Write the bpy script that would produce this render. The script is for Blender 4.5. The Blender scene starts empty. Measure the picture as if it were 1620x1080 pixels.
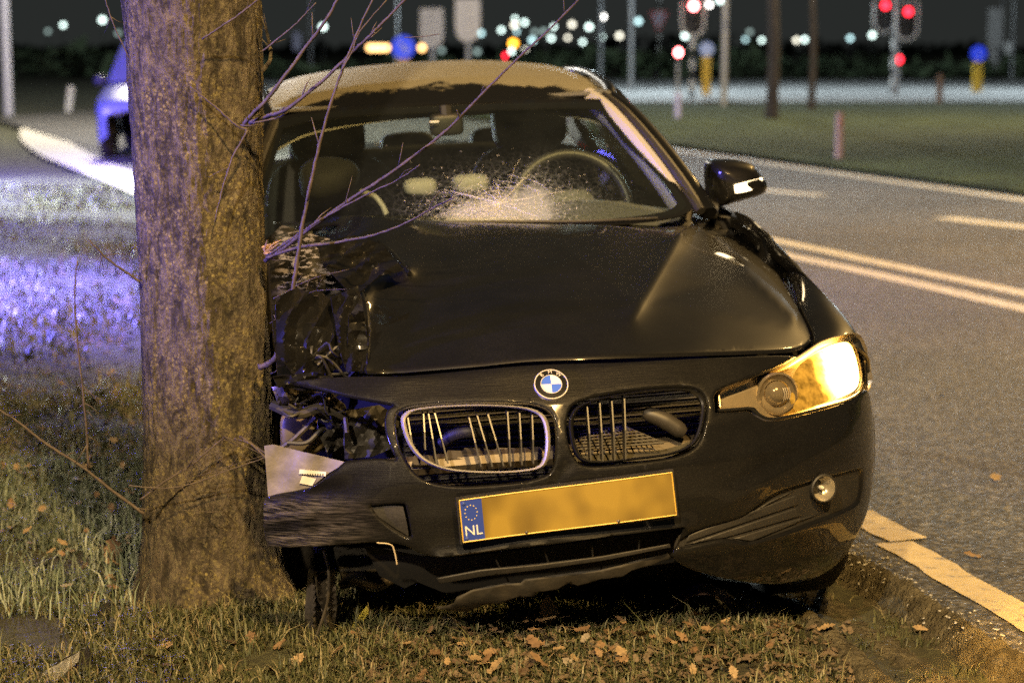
import bpy, math, random
import numpy as np
from mathutils import Vector, Matrix, noise as mnoise
from mathutils.geometry import delaunay_2d_cdt

random.seed(7)
rng = np.random.default_rng(11)
SC = bpy.context.scene
COL = SC.collection
rad = math.radians

# ------------------------------------------------------------------ camera
FPX, CAM_H, HORIZON = 3150.0, 1.52, 76.0
PITCH = math.atan((540 - HORIZON) / FPX)
cam_d = bpy.data.cameras.new('camera')
cam = bpy.data.objects.new('camera', cam_d)
COL.objects.link(cam)
cam.location = (0, 0, CAM_H)
cam.rotation_euler = (math.pi / 2 - PITCH, 0, 0)
cam_d.sensor_width = 36
cam_d.lens = 70
cam_d.clip_start = 0.05
cam_d.clip_end = 3000
cam_d.dof.use_dof = True
cam_d.dof.focus_distance = 4.78
cam_d.dof.aperture_fstop = 3.0
SC.camera = cam

# ------------------------------------------------------------------ night sky
world = bpy.data.worlds.new('World')
SC.world = world
world.use_nodes = True
wn = world.node_tree
sky = wn.nodes.new('ShaderNodeTexSky')
sky.sky_type = 'NISHITA'
sky.sun_disc = False
sky.sun_elevation = rad(-5.5)
sky.sun_rotation = rad(200)
bgn = wn.nodes['Background']
bgn.inputs['Strength'].default_value = 0.09
wadd = wn.nodes.new('ShaderNodeMix')
wadd.data_type = 'RGBA'
wadd.blend_type = 'ADD'
wadd.inputs['Factor'].default_value = 1.0
wn.links.new(sky.outputs[0], wadd.inputs[6])
wadd.inputs[7].default_value = (0.19, 0.21, 0.20, 1)     # town glow on the night sky
wn.links.new(wadd.outputs[2], bgn.inputs[0])

# ------------------------------------------------------------------ render settings
SC.view_settings.view_transform = 'Standard'
SC.view_settings.look = 'None'
SC.view_settings.exposure = 0.3
SC.view_settings.gamma = 1.0
SC.cycles.use_denoising = False          # the photograph is grainy too
SC.cycles.use_adaptive_sampling = False
SC.cycles.max_bounces = 8
SC.cycles.transparent_max_bounces = 16
SC.cycles.sample_clamp_indirect = 1.5
SC.cycles.sample_clamp_direct = 12.0
SC.cycles.caustics_reflective = False
SC.cycles.caustics_refractive = False


def lamp(name, kind, loc, power, color, radius=0.1, target=None, spot=60, blend=0.5, parent=None):
    d = bpy.data.lights.new(name, kind)
    d.energy = power
    d.color = color
    d.shadow_soft_size = radius
    if kind == 'SPOT':
        d.spot_size = rad(spot)
        d.spot_blend = blend
    o = bpy.data.objects.new(name, d)
    COL.objects.link(o)
    o.location = loc
    if target is not None:
        o.rotation_euler = (Vector(target) - Vector(loc)).to_track_quat('-Z', 'Y').to_euler()
    if parent:
        o.parent = parent
    return o


# street lighting (the lamp posts themselves stand further down)
SODIUM = (1.0, 0.62, 0.21)
WARM = (1.0, 0.74, 0.44)
COOL = (0.80, 0.95, 1.0)
BLUE = (0.16, 0.13, 1.0)
STREET = [  # post foot, light position, watts, colour
    ((4.9, -3.6, 0), (1.8, -2.2, 7.8), 6000, SODIUM),
    ((-4.6, -6.5, 0), (-2.6, -5.2, 7.4), 5600, (1.0, .75, .44)),
    ((8.6, 15.0, 0), (6.0, 15.0, 7.5), 4600, SODIUM),
    ((12.5, 41.0, 0), (9.8, 40.0, 8.0), 5000, WARM),
]
for _i, (_f, _l, _p, _c) in enumerate(STREET):
    lamp('street_lamp_light', 'SPOT', _l, _p, _c, 0.16, target=(_l[0] * 0.6, _l[1] + 2.0, 0), spot=150, blend=0.6)
CROSSING = ((-6.5, 37.0, 8.0), (4.0, 67.0, 8.0), (20.0, 67.0, 8.0))
for _l in CROSSING:
    lamp('crossing_lamp_light', 'POINT', _l, 6500 if _l[1] > 50 else 7500, COOL if _l[1] > 50 else (1, .93, .8), 0.25)

# ------------------------------------------------------------------ tags and small helpers


def tag(o, label=None, cat=None, group=None, kind=None):
    if label: o['label'] = label
    if cat: o['category'] = cat
    if group: o['group'] = group
    if kind: o['kind'] = kind
    return o


def empty(name, loc=(0, 0, 0), rz=0.0, parent=None):
    o = bpy.data.objects.new(name, None)
    COL.objects.link(o)
    o.location = loc
    o.rotation_euler = (0, 0, rz)
    o.empty_display_size = 0.1
    if parent: o.parent = parent
    return o


def mk(name, V, F, mat=None, parent=None, angle=40, flat=False):
    me = bpy.data.meshes.new(name)
    me.from_pydata([tuple(map(float, v)) for v in V], [], [tuple(map(int, f)) for f in F])
    me.update()
    if mat is not None:
        me.materials.append(mat)
    if not flat:
        me.shade_smooth()
        if angle:
            me.set_sharp_from_angle(angle=rad(angle))
    o = bpy.data.objects.new(name, me)
    COL.objects.link(o)
    if parent: o.parent = parent
    return o


def join(parts):
    V, F, n = [], [], 0
    for v, f in parts:
        V.extend([tuple(p) for p in v])
        F.extend([tuple(i + n for i in q) for q in f])
        n += len(v)
    return V, F


def copy_tree(o, parent=None):
    c = o.copy()
    COL.objects.link(c)
    c.parent = parent
    for ch in list(o.children):
        copy_tree(ch, c)
    return c


def crom(pts, per=6, closed=False):
    """Catmull-Rom through pts (any dimension); a point given twice in a row makes a corner"""
    P = np.array(pts, float)
    n = len(P)
    out = []
    rngs = range(n if closed else n - 1)
    for i in rngs:
        if closed:
            p0, p1, p2, p3 = P[(i - 1) % n], P[i], P[(i + 1) % n], P[(i + 2) % n]
        else:
            p1, p2 = P[i], P[i + 1]
            p0 = P[i - 1] if i > 0 else 2 * p1 - p2
            p3 = P[i + 2] if i + 2 < n else 2 * p2 - p1
        if np.allclose(p1, p2):
            continue
        for k in range(per):
            t = k / per
            out.append(0.5 * ((2 * p1) + (-p0 + p2) * t + (2 * p0 - 5 * p1 + 4 * p2 - p3) * t * t + (-p0 + 3 * p1 - 3 * p2 + p3) * t ** 3))
    if not closed:
        out.append(P[-1])
    return np.array(out)


def tube(path, r, n=8, cap=True, flat=1.0):
    P = [Vector(p) for p in path]
    m = len(P)
    if not hasattr(r, '__len__'):
        r = [r] * m
    V, F = [], []
    prev = None
    for i in range(m):
        t = (P[min(i + 1, m - 1)] - P[max(i - 1, 0)])
        t.normalize()
        if prev is None:
            a = Vector((0, 0, 1)) if abs(t.z) < 0.9 else Vector((1, 0, 0))
            u = t.cross(a).normalized()
        else:
            u = (prev - t * prev.dot(t)).normalized()
        prev = u
        w = t.cross(u)
        for k in range(n):
            a = 2 * math.pi * k / n
            V.append(P[i] + u * (math.cos(a) * r[i]) + w * (math.sin(a) * r[i] * flat))
    for i in range(m - 1):
        for k in range(n):
            a, b = i * n + k, i * n + (k + 1) % n
            F.append((a, b, b + n, a + n))
    if cap:
        F.append(tuple(range(n - 1, -1, -1)))
        F.append(tuple((m - 1) * n + k for k in range(n)))
    return V, F


def box(c, s, rot=None, bev=0.0):
    """box with (optionally) chamfered vertical and horizontal edges"""
    cx, cy, cz = c
    hx, hy, hz = s[0] / 2, s[1] / 2, s[2] / 2
    b = min(bev, hx * .9, hy * .9, hz * .9)
    if b <= 0:
        V = [Vector((x, y, z)) for z in (-hz, hz) for y in (-hy, hy) for x in (-hx, hx)]
        F = [(0, 2, 3, 1), (4, 5, 7, 6), (0, 1, 5, 4), (2, 6, 7, 3), (0, 4, 6, 2), (1, 3, 7, 5)]
    else:
        V, F = [], []
        rings = [(-hz, b), (-hz + b, 0), (hz - b, 0), (hz, b)]
        for z, i in rings:
            x, y = hx - i, hy - i
            q = b if i == 0 else b * .6
            V += [Vector(p + (z,)) for p in ((-x + q, -y), (x - q, -y), (x, -y + q), (x, y - q), (x - q, y), (-x + q, y), (-x, y - q), (-x, -y + q))]
        for k in range(3):
            for j in range(8):
                F.append((k * 8 + j, k * 8 + (j + 1) % 8, k * 8 + 8 + (j + 1) % 8, k * 8 + 8 + j))
        F.append(tuple(range(7, -1, -1)))
        F.append(tuple(range(24, 32)))
    R = rot if rot is not None else Matrix.Identity(3)
    return [R @ v + Vector(c) for v in V], F


def lathe(prof, n=24, axis='Z', c=(0, 0, 0), closed=False):
    """prof: (radius, height) list"""
    V, F = [], []
    for r, h in prof:
        for k in range(n):
            a = 2 * math.pi * k / n
            p = (r * math.cos(a), r * math.sin(a), h)
            if axis == 'X': p = (h, r * math.cos(a), r * math.sin(a))
            if axis == 'Y': p = (r * math.cos(a), h, r * math.sin(a))
            V.append(Vector(p) + Vector(c))
    m = len(prof)
    for i in range(m if closed else m - 1):
        for k in range(n):
            a, b = i * n + k, i * n + (k + 1) % n
            a2, b2 = ((i + 1) % m) * n + k, ((i + 1) % m) * n + (k + 1) % n
            F.append((a, b, b2, a2))
    return V, F


def blob(c, s, e=2.0, nu=16, nv=10, rot=None, jitter=0.0):
    """superellipsoid"""
    V, F = [], []
    R = rot if rot is not None else Matrix.Identity(3)
    sp = lambda v, p: math.copysign(abs(v) ** p, v)
    for j in range(nv + 1):
        ph = -math.pi / 2 + math.pi * j / nv
        for i in range(nu):
            th = 2 * math.pi * i / nu
            p = Vector((s[0] * sp(math.cos(ph), 2 / e) * sp(math.cos(th), 2 / e),
                        s[1] * sp(math.cos(ph), 2 / e) * sp(math.sin(th), 2 / e), s[2] * sp(math.sin(ph), 2 / e)))
            if jitter:
                p *= 1 + jitter * mnoise.noise(p * 9 + Vector(c) * 3)
            V.append(R @ p + Vector(c))
    for j in range(nv):
        for i in range(nu):
            a, b = j * nu + i, j * nu + (i + 1) % nu
            F.append((a, b, b + nu, a + nu))
    return V, F


def grid_patch(ctrl, pu=4, pv=4):
    """ctrl[row][col] of 3D points -> smooth dense quad grid"""
    A = np.array(ctrl, float)
    rows = np.array([crom(r, pv) for r in A])
    cols = np.array([crom(rows[:, j], pu) for j in range(rows.shape[1])])
    nv, nu = cols.shape[0], cols.shape[1]
    V = cols.reshape(-1, 3)
    F = [(i * nu + j, i * nu + j + 1, (i + 1) * nu + j + 1, (i + 1) * nu + j) for i in range(nv - 1) for j in range(nu - 1)]
    return V, F


def thick(V, F, t, N=None):
    """give a sheet real thickness: a second skin t behind the first, plus a rim"""
    V = np.array(V, float)
    me_n = np.zeros_like(V)
    for f in F:
        a, b, c = V[f[0]], V[f[1]], V[f[2]]
        n = np.cross(b - a, c - a)
        for i in f: me_n[i] += n
    me_n /= np.maximum(np.linalg.norm(me_n, axis=1, keepdims=True), 1e-12)
    B = V - me_n * t
    n = len(V)
    edges = {}
    for f in F:
        for i in range(len(f)):
            e = (f[i], f[(i + 1) % len(f)])
            edges[e] = 1
    F2 = [tuple(f) for f in F] + [tuple(i + n for i in f[::-1]) for f in F]
    for (a, b) in edges:
        if (b, a) not in edges:
            F2.append((b, a, a + n, b + n))
    return np.vstack([V, B]), F2


def inpoly(P, poly):
    x, y = P[:, 0], P[:, 1]
    c = np.zeros(len(P), bool)
    n = len(poly)
    for i in range(n):
        x1, y1 = poly[i]
        x2, y2 = poly[(i + 1) % n]
        if y1 == y2: continue
        m = ((y1 > y) != (y2 > y)) & (x < (x2 - x1) * (y - y1) / (y2 - y1) + x1)
        c ^= m
    return c


def distpoly(P, poly):
    d = np.full(len(P), 1e9)
    n = len(poly)
    for i in range(n):
        a, b = np.array(poly[i]), np.array(poly[(i + 1) % n])
        ab = b - a
        L = ab @ ab
        if L < 1e-12: continue
        t = np.clip(((P - a) @ ab) / L, 0, 1)
        d = np.minimum(d, np.linalg.norm(P - (a + t[:, None] * ab), axis=1))
    return d


def resample(loop, step):
    L = np.array(loop, float)
    out = []
    n = len(L)
    for i in range(n):
        a, b = L[i], L[(i + 1) % n]
        k = max(1, int(round(np.linalg.norm(b - a) / step)))
        for j in range(k):
            out.append(a + (b - a) * j / k)
    return np.array(out)


def sheet2d(outline, holes=(), step=10.0, edge=0.0):
    """triangulate a 2D outline with holes; returns points, triangles and the distance of each point to the border"""
    loops = [resample(l, step * .8) for l in [outline] + list(holes)]
    pts, edges = [], []
    for L in loops:
        o = len(pts)
        pts += [tuple(p) for p in L]
        edges += [(o + i, o + (i + 1) % len(L)) for i in range(len(L))]
    nb = len(pts)
    O = np.array(outline, float)
    lo, hi = O.min(0), O.max(0)
    g = []
    r = 0
    y = lo[1] + step * .5
    while y < hi[1]:
        x = lo[0] + (step * .5 if r % 2 else 0)
        while x < hi[0]:
            g.append((x, y))
            x += step
        y += step * .87
        r += 1
    G = np.array(g) if g else np.zeros((0, 2))

    def inside(P):
        m = inpoly(P, loops[0])
        for h in loops[1:]: m &= ~inpoly(P, h)
        return m

    def dist(P):
        d = distpoly(P, loops[0])
        for h in loops[1:]: d = np.minimum(d, distpoly(P, h))
        return d
    if len(G):
        m = inside(G)
        G = G[m]
        if len(G): G = G[dist(G) > max(step * .5, edge * 1.25)]
    ring = []
    if edge > 0:
        for L in loops:
            n = len(L)
            T = np.roll(L, -1, 0) - np.roll(L, 1, 0)
            Nn = np.stack([-T[:, 1], T[:, 0]], 1)
            Nn /= np.maximum(np.linalg.norm(Nn, axis=1, keepdims=True), 1e-9)
            for q in (.3, .7, 1.1):
                for s in (1, -1):
                    R = L + Nn * (s * q * edge)
                    m = inside(R)
                    R = R[m]
                    if len(R):
                        R = R[dist(R) > q * edge * .85]
                        ring += [tuple(p) for p in R]
    P = pts + ring + [tuple(p) for p in G]
    res = delaunay_2d_cdt([Vector(p) for p in P], edges, [], 0, 1e-5)
    V = np.array([tuple(v) for v in res[0]])
    T = np.array([f for f in res[2] if len(f) == 3])
    cen = V[T].mean(1)
    T = T[inside(cen)]
    used = np.unique(T)
    remap = -np.ones(len(V), int)
    remap[used] = np.arange(len(used))
    V = V[used]
    return V, remap[T], dist(V)


def set_attr(o, name, vals):
    a = o.data.attributes.new(name, 'FLOAT', 'POINT')
    a.data.foreach_set('value', np.asarray(vals, np.float32))


def text_mesh(name, s, size, mat, parent, frame, extrude=0.0006, align='CENTER'):
    """lettering as flat raised mesh; frame = 4x4 matrix"""
    cu = bpy.data.curves.new('letters', 'FONT')
    cu.body = s
    cu.size = size
    cu.extrude = extrude
    cu.align_x = align
    cu.align_y = 'CENTER'
    t = bpy.data.objects.new('letters', cu)
    COL.objects.link(t)
    bpy.context.view_layer.update()
    me = bpy.data.meshes.new_from_object(t)
    bpy.data.objects.remove(t)
    bpy.data.curves.remove(cu)
    me.transform(frame)
    me.materials.clear()
    me.materials.append(mat)
    o = bpy.data.objects.new(name, me)
    COL.objects.link(o)
    o.parent = parent
    return o


# ------------------------------------------------------------------ photograph rays -> places
CP, SP = math.cos(PITCH), math.sin(PITCH)


def ray(px, py):
    u = (np.asarray(px, float) - 810) / FPX
    v = (np.asarray(py, float) - 540) / FPX
    return np.stack([u, CP - v * SP, -SP - v * CP], -1)


def ground(px, py, z=0.0):
    d = ray(px, py)
    t = (z - CAM_H) / d[..., 2]
    return np.array([0, 0, CAM_H]) + t[..., None] * d if np.ndim(t) else np.array([0, 0, CAM_H]) + t * d


def at(px, py, D):
    """world point at depth y = D"""
    d = ray(px, py)
    return np.array([0, 0, CAM_H]) + d * (D / d[1])


# ------------------------------------------------------------------ materials


def new_mat(name):
    m = bpy.data.materials.new(name)
    m.use_nodes = True
    nt = m.node_tree
    return m, nt, nt.nodes['Principled BSDF']


def nd(nt, t, **kw):
    n = nt.nodes.new(t)
    for k, v in kw.items():
        if hasattr(n, k) and k not in n.inputs: setattr(n, k, v)
        else: n.inputs[k].default_value = v
    return n


def coords(nt, scale=(1, 1, 1), kind='Object', rot=(0, 0, 0)):
    tc = nt.nodes.new('ShaderNodeTexCoord')
    mp = nt.nodes.new('ShaderNodeMapping')
    mp.inputs['Scale'].default_value = scale
    mp.inputs['Rotation'].default_value = rot
    nt.links.new(tc.outputs[kind], mp.inputs[0])
    return mp.outputs[0]


def ramp(nt, fac, stops):
    r = nt.nodes.new('ShaderNodeValToRGB')
    el = r.color_ramp.elements
    while len(el) < len(stops): el.new(0.5)
    for e, (p, c) in zip(el, stops):
        e.position = p
        e.color = c if len(c) == 4 else (*c, 1)
    nt.links.new(fac, r.inputs[0])
    return r.outputs[0]


def noise_t(nt, vec, scale, detail=4, rough=.55, dist=0.0):
    n = nt.nodes.new('ShaderNodeTexNoise')
    n.inputs['Scale'].default_value = scale
    n.inputs['Detail'].default_value = detail
    n.inputs['Roughness'].default_value = rough
    n.inputs['Distortion'].default_value = dist
    nt.links.new(vec, n.inputs['Vector'])
    return n.outputs[0]


def bump(nt, b, h, strength=.3, dist=.01):
    n = nt.nodes.new('ShaderNodeBump')
    n.inputs['Strength'].default_value = strength
    n.inputs['Distance'].default_value = dist
    nt.links.new(h, n.inputs['Height'])
    nt.links.new(n.outputs[0], b.inputs['Normal'])
    return n


def mixc(nt, fac, a, b):
    m = nt.nodes.new('ShaderNodeMix')
    m.data_type = 'RGBA'
    for s, v in ((0, fac), (6, a), (7, b)):
        if hasattr(v, 'is_linked') or isinstance(v, bpy.types.NodeSocket): nt.links.new(v, m.inputs[s])
        elif s == 0: m.inputs[0].default_value = v
        else: m.inputs[s].default_value = (*v, 1) if len(v) == 3 else v
    return m.outputs[2]


def pbr(name, col, rough=.5, metal=0.0, coat=0.0, coat_rough=.06, var=None, bmp=None, emit=None, spec=None, rvar=None, grain=None):
    """plain surface; var = (scale, second colour), bmp = (scale, strength, distance), rvar = (scale, rough2)"""
    m, nt, b = new_mat(name)
    b.inputs['Base Color'].default_value = (*col, 1)
    b.inputs['Roughness'].default_value = rough
    b.inputs['Metallic'].default_value = metal
    b.inputs['Coat Weight'].default_value = coat
    b.inputs['Coat Roughness'].default_value = coat_rough
    if spec is not None: b.inputs['Specular IOR Level'].default_value = spec
    if var or bmp or rvar: v = coords(nt)
    if var:
        n = noise_t(nt, v, var[0], 5, .6)
        f = ramp(nt, n, [(.35, (0, 0, 0)), (.68, (1, 1, 1))])
        nt.links.new(mixc(nt, f, col, var[1]), b.inputs['Base Color'])
    if rvar:
        n = noise_t(nt, v, rvar[0], 5, .6)
        mr = nd(nt, 'ShaderNodeMapRange')
        nt.links.new(n, mr.inputs[0])
        mr.inputs[1].default_value, mr.inputs[2].default_value = .3, .7
        mr.inputs[3].default_value, mr.inputs[4].default_value = rough, rvar[1]
        nt.links.new(mr.outputs[0], b.inputs['Roughness'])
    if bmp:
        bump(nt, b, noise_t(nt, v, bmp[0], 4), bmp[1], bmp[2])
    if grain:
        # fine grit: the smallest mottling the eye can still tell on a surface
        gv = coords(nt)
        gn = noise_t(nt, gv, grain[0], 2, .7)
        gr = ramp(nt, gn, [(.32, (1 - grain[1],) * 3), (.68, (1 + grain[1],) * 3)])
        gm = nt.nodes.new('ShaderNodeMix')
        gm.data_type = 'RGBA'
        gm.blend_type = 'MULTIPLY'
        gm.inputs[0].default_value = 1
        bc = b.inputs['Base Color']
        if bc.is_linked: nt.links.new(bc.links[0].from_socket, gm.inputs[6])
        else: gm.inputs[6].default_value = bc.default_value
        nt.links.new(gr, gm.inputs[7])
        nt.links.new(gm.outputs[2], bc)
    if emit:
        b.inputs['Emission Color'].default_value = (*emit[0], 1)
        b.inputs['Emission Strength'].default_value = emit[1]
    return m


def glow(name, col, strength):
    m = bpy.data.materials.new(name)
    m.use_nodes = True
    nt = m.node_tree
    nt.nodes.clear()
    e = nt.nodes.new('ShaderNodeEmission')
    e.inputs[0].default_value = (*col, 1)
    e.inputs[1].default_value = strength
    o = nt.nodes.new('ShaderNodeOutputMaterial')
    nt.links.new(e.outputs[0], o.inputs[0])
    return m


def glassy(name, tint=(.9, .95, .93), rough=.02, film=0.0, ior=1.45, film_col=(.5, .5, .5)):
    """thin glazing: clear transmission plus a Fresnel mirror, optional thin film of dirt"""
    m = bpy.data.materials.new(name)
    m.use_nodes = True
    nt = m.node_tree
    nt.nodes.clear()
    tr = nd(nt, 'ShaderNodeBsdfTransparent')
    tr.inputs[0].default_value = (*tint, 1)
    gl = nd(nt, 'ShaderNodeBsdfGlossy')
    gl.inputs['Roughness'].default_value = rough
    lw = nd(nt, 'ShaderNodeLayerWeight')
    pw = nd(nt, 'ShaderNodeMath', operation='POWER')
    nt.links.new(lw.outputs['Facing'], pw.inputs[0])
    pw.inputs[1].default_value = 4.5
    fr = nd(nt, 'ShaderNodeMath', operation='MULTIPLY_ADD')
    nt.links.new(pw.outputs[0], fr.inputs[0])
    fr.inputs[1].default_value = .6
    fr.inputs[2].default_value = ((ior - 1) / (ior + 1)) ** 2 * .6
    mx = nt.nodes.new('ShaderNodeMixShader')
    nt.links.new(fr.outputs[0], mx.inputs[0])
    nt.links.new(tr.outputs[0], mx.inputs[1])
    nt.links.new(gl.outputs[0], mx.inputs[2])
    last = mx.outputs[0]
    if film:
        df = nd(nt, 'ShaderNodeBsdfDiffuse')
        df.inputs[0].default_value = (*film_col, 1)
        v = coords(nt)
        n = noise_t(nt, v, 9, 6, .65)
        f = ramp(nt, n, [(.3, (film * .4,) * 3), (.75, (film,) * 3)])
        m2 = nt.nodes.new('ShaderNodeMixShader')
        nt.links.new(f, m2.inputs[0])
        nt.links.new(last, m2.inputs[1])
        nt.links.new(df.outputs[0], m2.inputs[2])
        last = m2.outputs[0]
    o = nt.nodes.new('ShaderNodeOutputMaterial')
    nt.links.new(last, o.inputs[0])
    return m

# ================================================================== THE SETTING
def smooth(a, b, x):
    t = np.clip((np.asarray(x, float) - a) / (b - a), 0, 1)
    return t * t * (3 - 2 * t)


ROAD_Z = 0.06


def kerb_x(y):
    """x of the near road edge at depth y"""
    return np.interp(y, [-40, 4.67, 5.69, 9, 14, 22, 30, 45], [11.0, 1.20, 0.975, 0.22, -1.05, -3.5, -6.4, -12.0])


def terrain(x, y):
    x, y = np.asarray(x, float), np.asarray(y, float)
    m = 0.105 * smooth(5.55, 4.75, y) * smooth(0.95, 0.55, x)
    w = 0.012 * np.sin(x * 3.1 + y * 1.7) * np.cos(y * 2.3 - x) + 0.006 * np.sin(x * 9.0 + 1.3) * np.cos(y * 7.7)
    far = smooth(30, 12, np.hypot(x, y))
    road = smooth(0.0, 0.30, x - kerb_x(y))
    return (m + w * far) * (1 - road) - 0.03 * road


def terr(px, py):
    """where the photograph's ray meets the terrain"""
    d = ray(px, py)
    z = 0.0
    for _ in range(12):
        t = (z - CAM_H) / d[2]
        p = np.array([0, 0, CAM_H]) + t * d
        z = float(terrain(p[0], p[1]))
    return p


def fast_mesh(name, V, loops, sizes, mat, parent=None, smooth_shade=False):
    me = bpy.data.meshes.new(name)
    me.vertices.add(len(V))
    me.vertices.foreach_set('co', np.asarray(V, np.float32).ravel())
    me.loops.add(len(loops))
    me.loops.foreach_set('vertex_index', np.asarray(loops, np.int32))
    me.polygons.add(len(sizes))
    st = np.concatenate([[0], np.cumsum(sizes)[:-1]])
    me.polygons.foreach_set('loop_start', st.astype(np.int32))
    me.polygons.foreach_set('loop_total', np.asarray(sizes, np.int32))
    me.update(calc_edges=True)
    me.validate()
    if mat: me.materials.append(mat)
    if smooth_shade: me.shade_smooth()
    o = bpy.data.objects.new(name, me)
    COL.objects.link(o)
    if parent: o.parent = parent
    return o


# ---- ground materials
def ground_mat():
    m, nt, b = new_mat('lawn_soil')
    v = coords(nt)
    n1 = noise_t(nt, v, 2.2, 6, .6)
    n2 = noise_t(nt, v, 26, 6, .7)
    c1 = ramp(nt, n1, [(.32, (.028, .022, .014)), (.5, (.050, .050, .022)), (.7, (.085, .09, .04))])
    c2 = ramp(nt, n2, [(.3, (.35, .33, .28)), (.55, (1, 1, 1)), (.75, (1.5, 1.45, 1.2))])
    mx = nt.nodes.new('ShaderNodeMix')
    mx.data_type = 'RGBA'
    mx.blend_type = 'MULTIPLY'
    mx.inputs[0].default_value = 1
    nt.links.new(c1, mx.inputs[6])
    nt.links.new(c2, mx.inputs[7])
    nt.links.new(mx.outputs[2], b.inputs['Base Color'])
    b.inputs['Roughness'].default_value = .9
    bump(nt, b, n2, .8, .05)
    return m


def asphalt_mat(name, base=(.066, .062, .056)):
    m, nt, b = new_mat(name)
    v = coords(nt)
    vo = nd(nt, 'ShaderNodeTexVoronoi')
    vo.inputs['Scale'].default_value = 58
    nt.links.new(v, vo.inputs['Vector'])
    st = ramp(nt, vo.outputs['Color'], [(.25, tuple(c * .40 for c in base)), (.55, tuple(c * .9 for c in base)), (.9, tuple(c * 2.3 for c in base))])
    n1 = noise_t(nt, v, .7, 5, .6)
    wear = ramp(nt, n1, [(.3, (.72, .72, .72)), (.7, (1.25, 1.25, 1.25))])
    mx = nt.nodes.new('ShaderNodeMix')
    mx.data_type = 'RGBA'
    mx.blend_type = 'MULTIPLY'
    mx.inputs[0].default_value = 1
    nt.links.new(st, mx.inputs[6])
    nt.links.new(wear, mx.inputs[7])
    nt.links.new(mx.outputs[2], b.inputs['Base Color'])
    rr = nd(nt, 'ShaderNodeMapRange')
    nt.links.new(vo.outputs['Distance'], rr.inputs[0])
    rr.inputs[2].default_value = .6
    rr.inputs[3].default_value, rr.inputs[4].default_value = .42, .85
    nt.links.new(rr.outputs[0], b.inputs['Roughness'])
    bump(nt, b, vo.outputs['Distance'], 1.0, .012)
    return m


def paint_mat(name='road_paint', k=(1, 1, 1)):
    m, nt, b = new_mat(name)
    v = coords(nt)
    n = noise_t(nt, v, 22, 6, .7)
    n2 = noise_t(nt, v, 160, 3, .6)
    c = ramp(nt, n, [(.33, (.10, .092, .08)), (.45, (.42 * k[0], .39 * k[1], .32 * k[2])), (.8, (.58 * k[0], .54 * k[1], .44 * k[2]))])
    nt.links.new(c, b.inputs['Base Color'])
    b.inputs['Roughness'].default_value = .6
    bump(nt, b, n2, .5, .003)
    return m


M_SOIL = ground_mat()
M_ASPH = asphalt_mat('asphalt')
M_PAINT = paint_mat()
M_PAINT_LIT = paint_mat('amber_lit_line_paint', (1.0, .84, .48))  # amber lamp light put into the near line's paint colour
M_DIRT = pbr('churned_dirt', (.045, .040, .028), .95, var=(22, (.125, .11, .075)), bmp=(70, 1.0, .02), spec=.1)
M_KERB = pbr('kerb_concrete', (.11, .105, .095), .75, var=(18, (.24, .235, .22)), bmp=(90, .9, .006))

# ---- terrain sheet: fine near the camera, coarse to the horizon
def spaced(parts):
    out = []
    for a, b, s in parts:
        out += list(np.arange(a, b, s))
    return np.array(out + [parts[-1][1]])


gx = spaced([(-900, -60, 60), (-60, -8, 4), (-8, -3, .4), (-3, 2, .08), (2, 6, .5), (6, 60, 5), (60, 900, 60)])
gy = spaced([(-60, 2, 4), (2, 4, .4), (4, 8, .08), (8, 20, .6), (20, 80, 4), (80, 1400, 60)])
XX, YY = np.meshgrid(gx, gy)
GV = np.stack([XX, YY, terrain(XX, YY)], -1).reshape(-1, 3)
nx, ny = len(gx), len(gy)
idx = np.arange(nx * ny).reshape(ny, nx)
Q = np.stack([idx[:-1, :-1], idx[:-1, 1:], idx[1:, 1:], idx[1:, :-1]], -1).reshape(-1, 4)
tag(fast_mesh('ground', GV, Q.ravel(), np.full(len(Q), 4), M_SOIL, smooth_shade=True), kind='structure')


def flat_sheet(name, pts, z, mat, per=6, thickness=0.0, smooth_line=True, closed=True):
    P = crom(pts, per, True) if smooth_line else np.array(pts, float)
    V = [(p[0], p[1], z) for p in P]
    n = len(V)
    F = [tuple(range(n))]
    if thickness:
        V += [(p[0], p[1], z - thickness) for p in P]
        F += [(i, i + n, (i + 1) % n + n, (i + 1) % n) for i in range(n)]
    o = mk(name, V, F, mat, flat=True)
    return o


# main road: ragged near edge
ys = np.concatenate([np.arange(-40, 3.5, 3.0), np.arange(3.5, 8, .05), np.arange(8, 30, 1.0), np.arange(30, 46, 4)])
edge = []
for y in ys:
    r = 0.0
    if 3.4 < y < 8:
        r = 0.03 * mnoise.noise(Vector((y * 3.1, 1.7, 0))) + .016 * mnoise.noise(Vector((y * 13, 4.7, 0)))
    edge.append((float(kerb_x(y)) + r, float(y)))
far_edge = [(-9.0, 55), (-3.0, 48.0), (.2, 37.5), (2.5, 28.9), (5.15, 19.3), (7.7, 10), (11, 0), (24, -40)]
road_pts = edge + far_edge
tag(flat_sheet('road', road_pts, ROAD_Z, M_ASPH, smooth_line=False, thickness=.12), kind='structure')
# broken asphalt shoulder along the kerb: a strip of crumbs proud of the road edge
side = [ground(px, py, .04)[:2] for px, py in
        [(460, 330), (300, 312), (215, 290), (150, 264), (95, 240), (67, 214), (80, 194), (120, 182), (160, 176), (420, 170), (640, 176)]]
tag(flat_sheet('side_road', [tuple(p) for p in side], .045, asphalt_mat('side_asphalt', (.11, .105, .10)), per=8), kind='structure')
tag(flat_sheet('crossing_road', [(-9, 51), (0, 54), (40, 55), (160, 60), (170, 98), (40, 93), (0, 92), (-12, 88)], .075, asphalt_mat('crossing_asphalt', (.21, .21, .21)), per=3, smooth_line=False), kind='structure')


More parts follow.
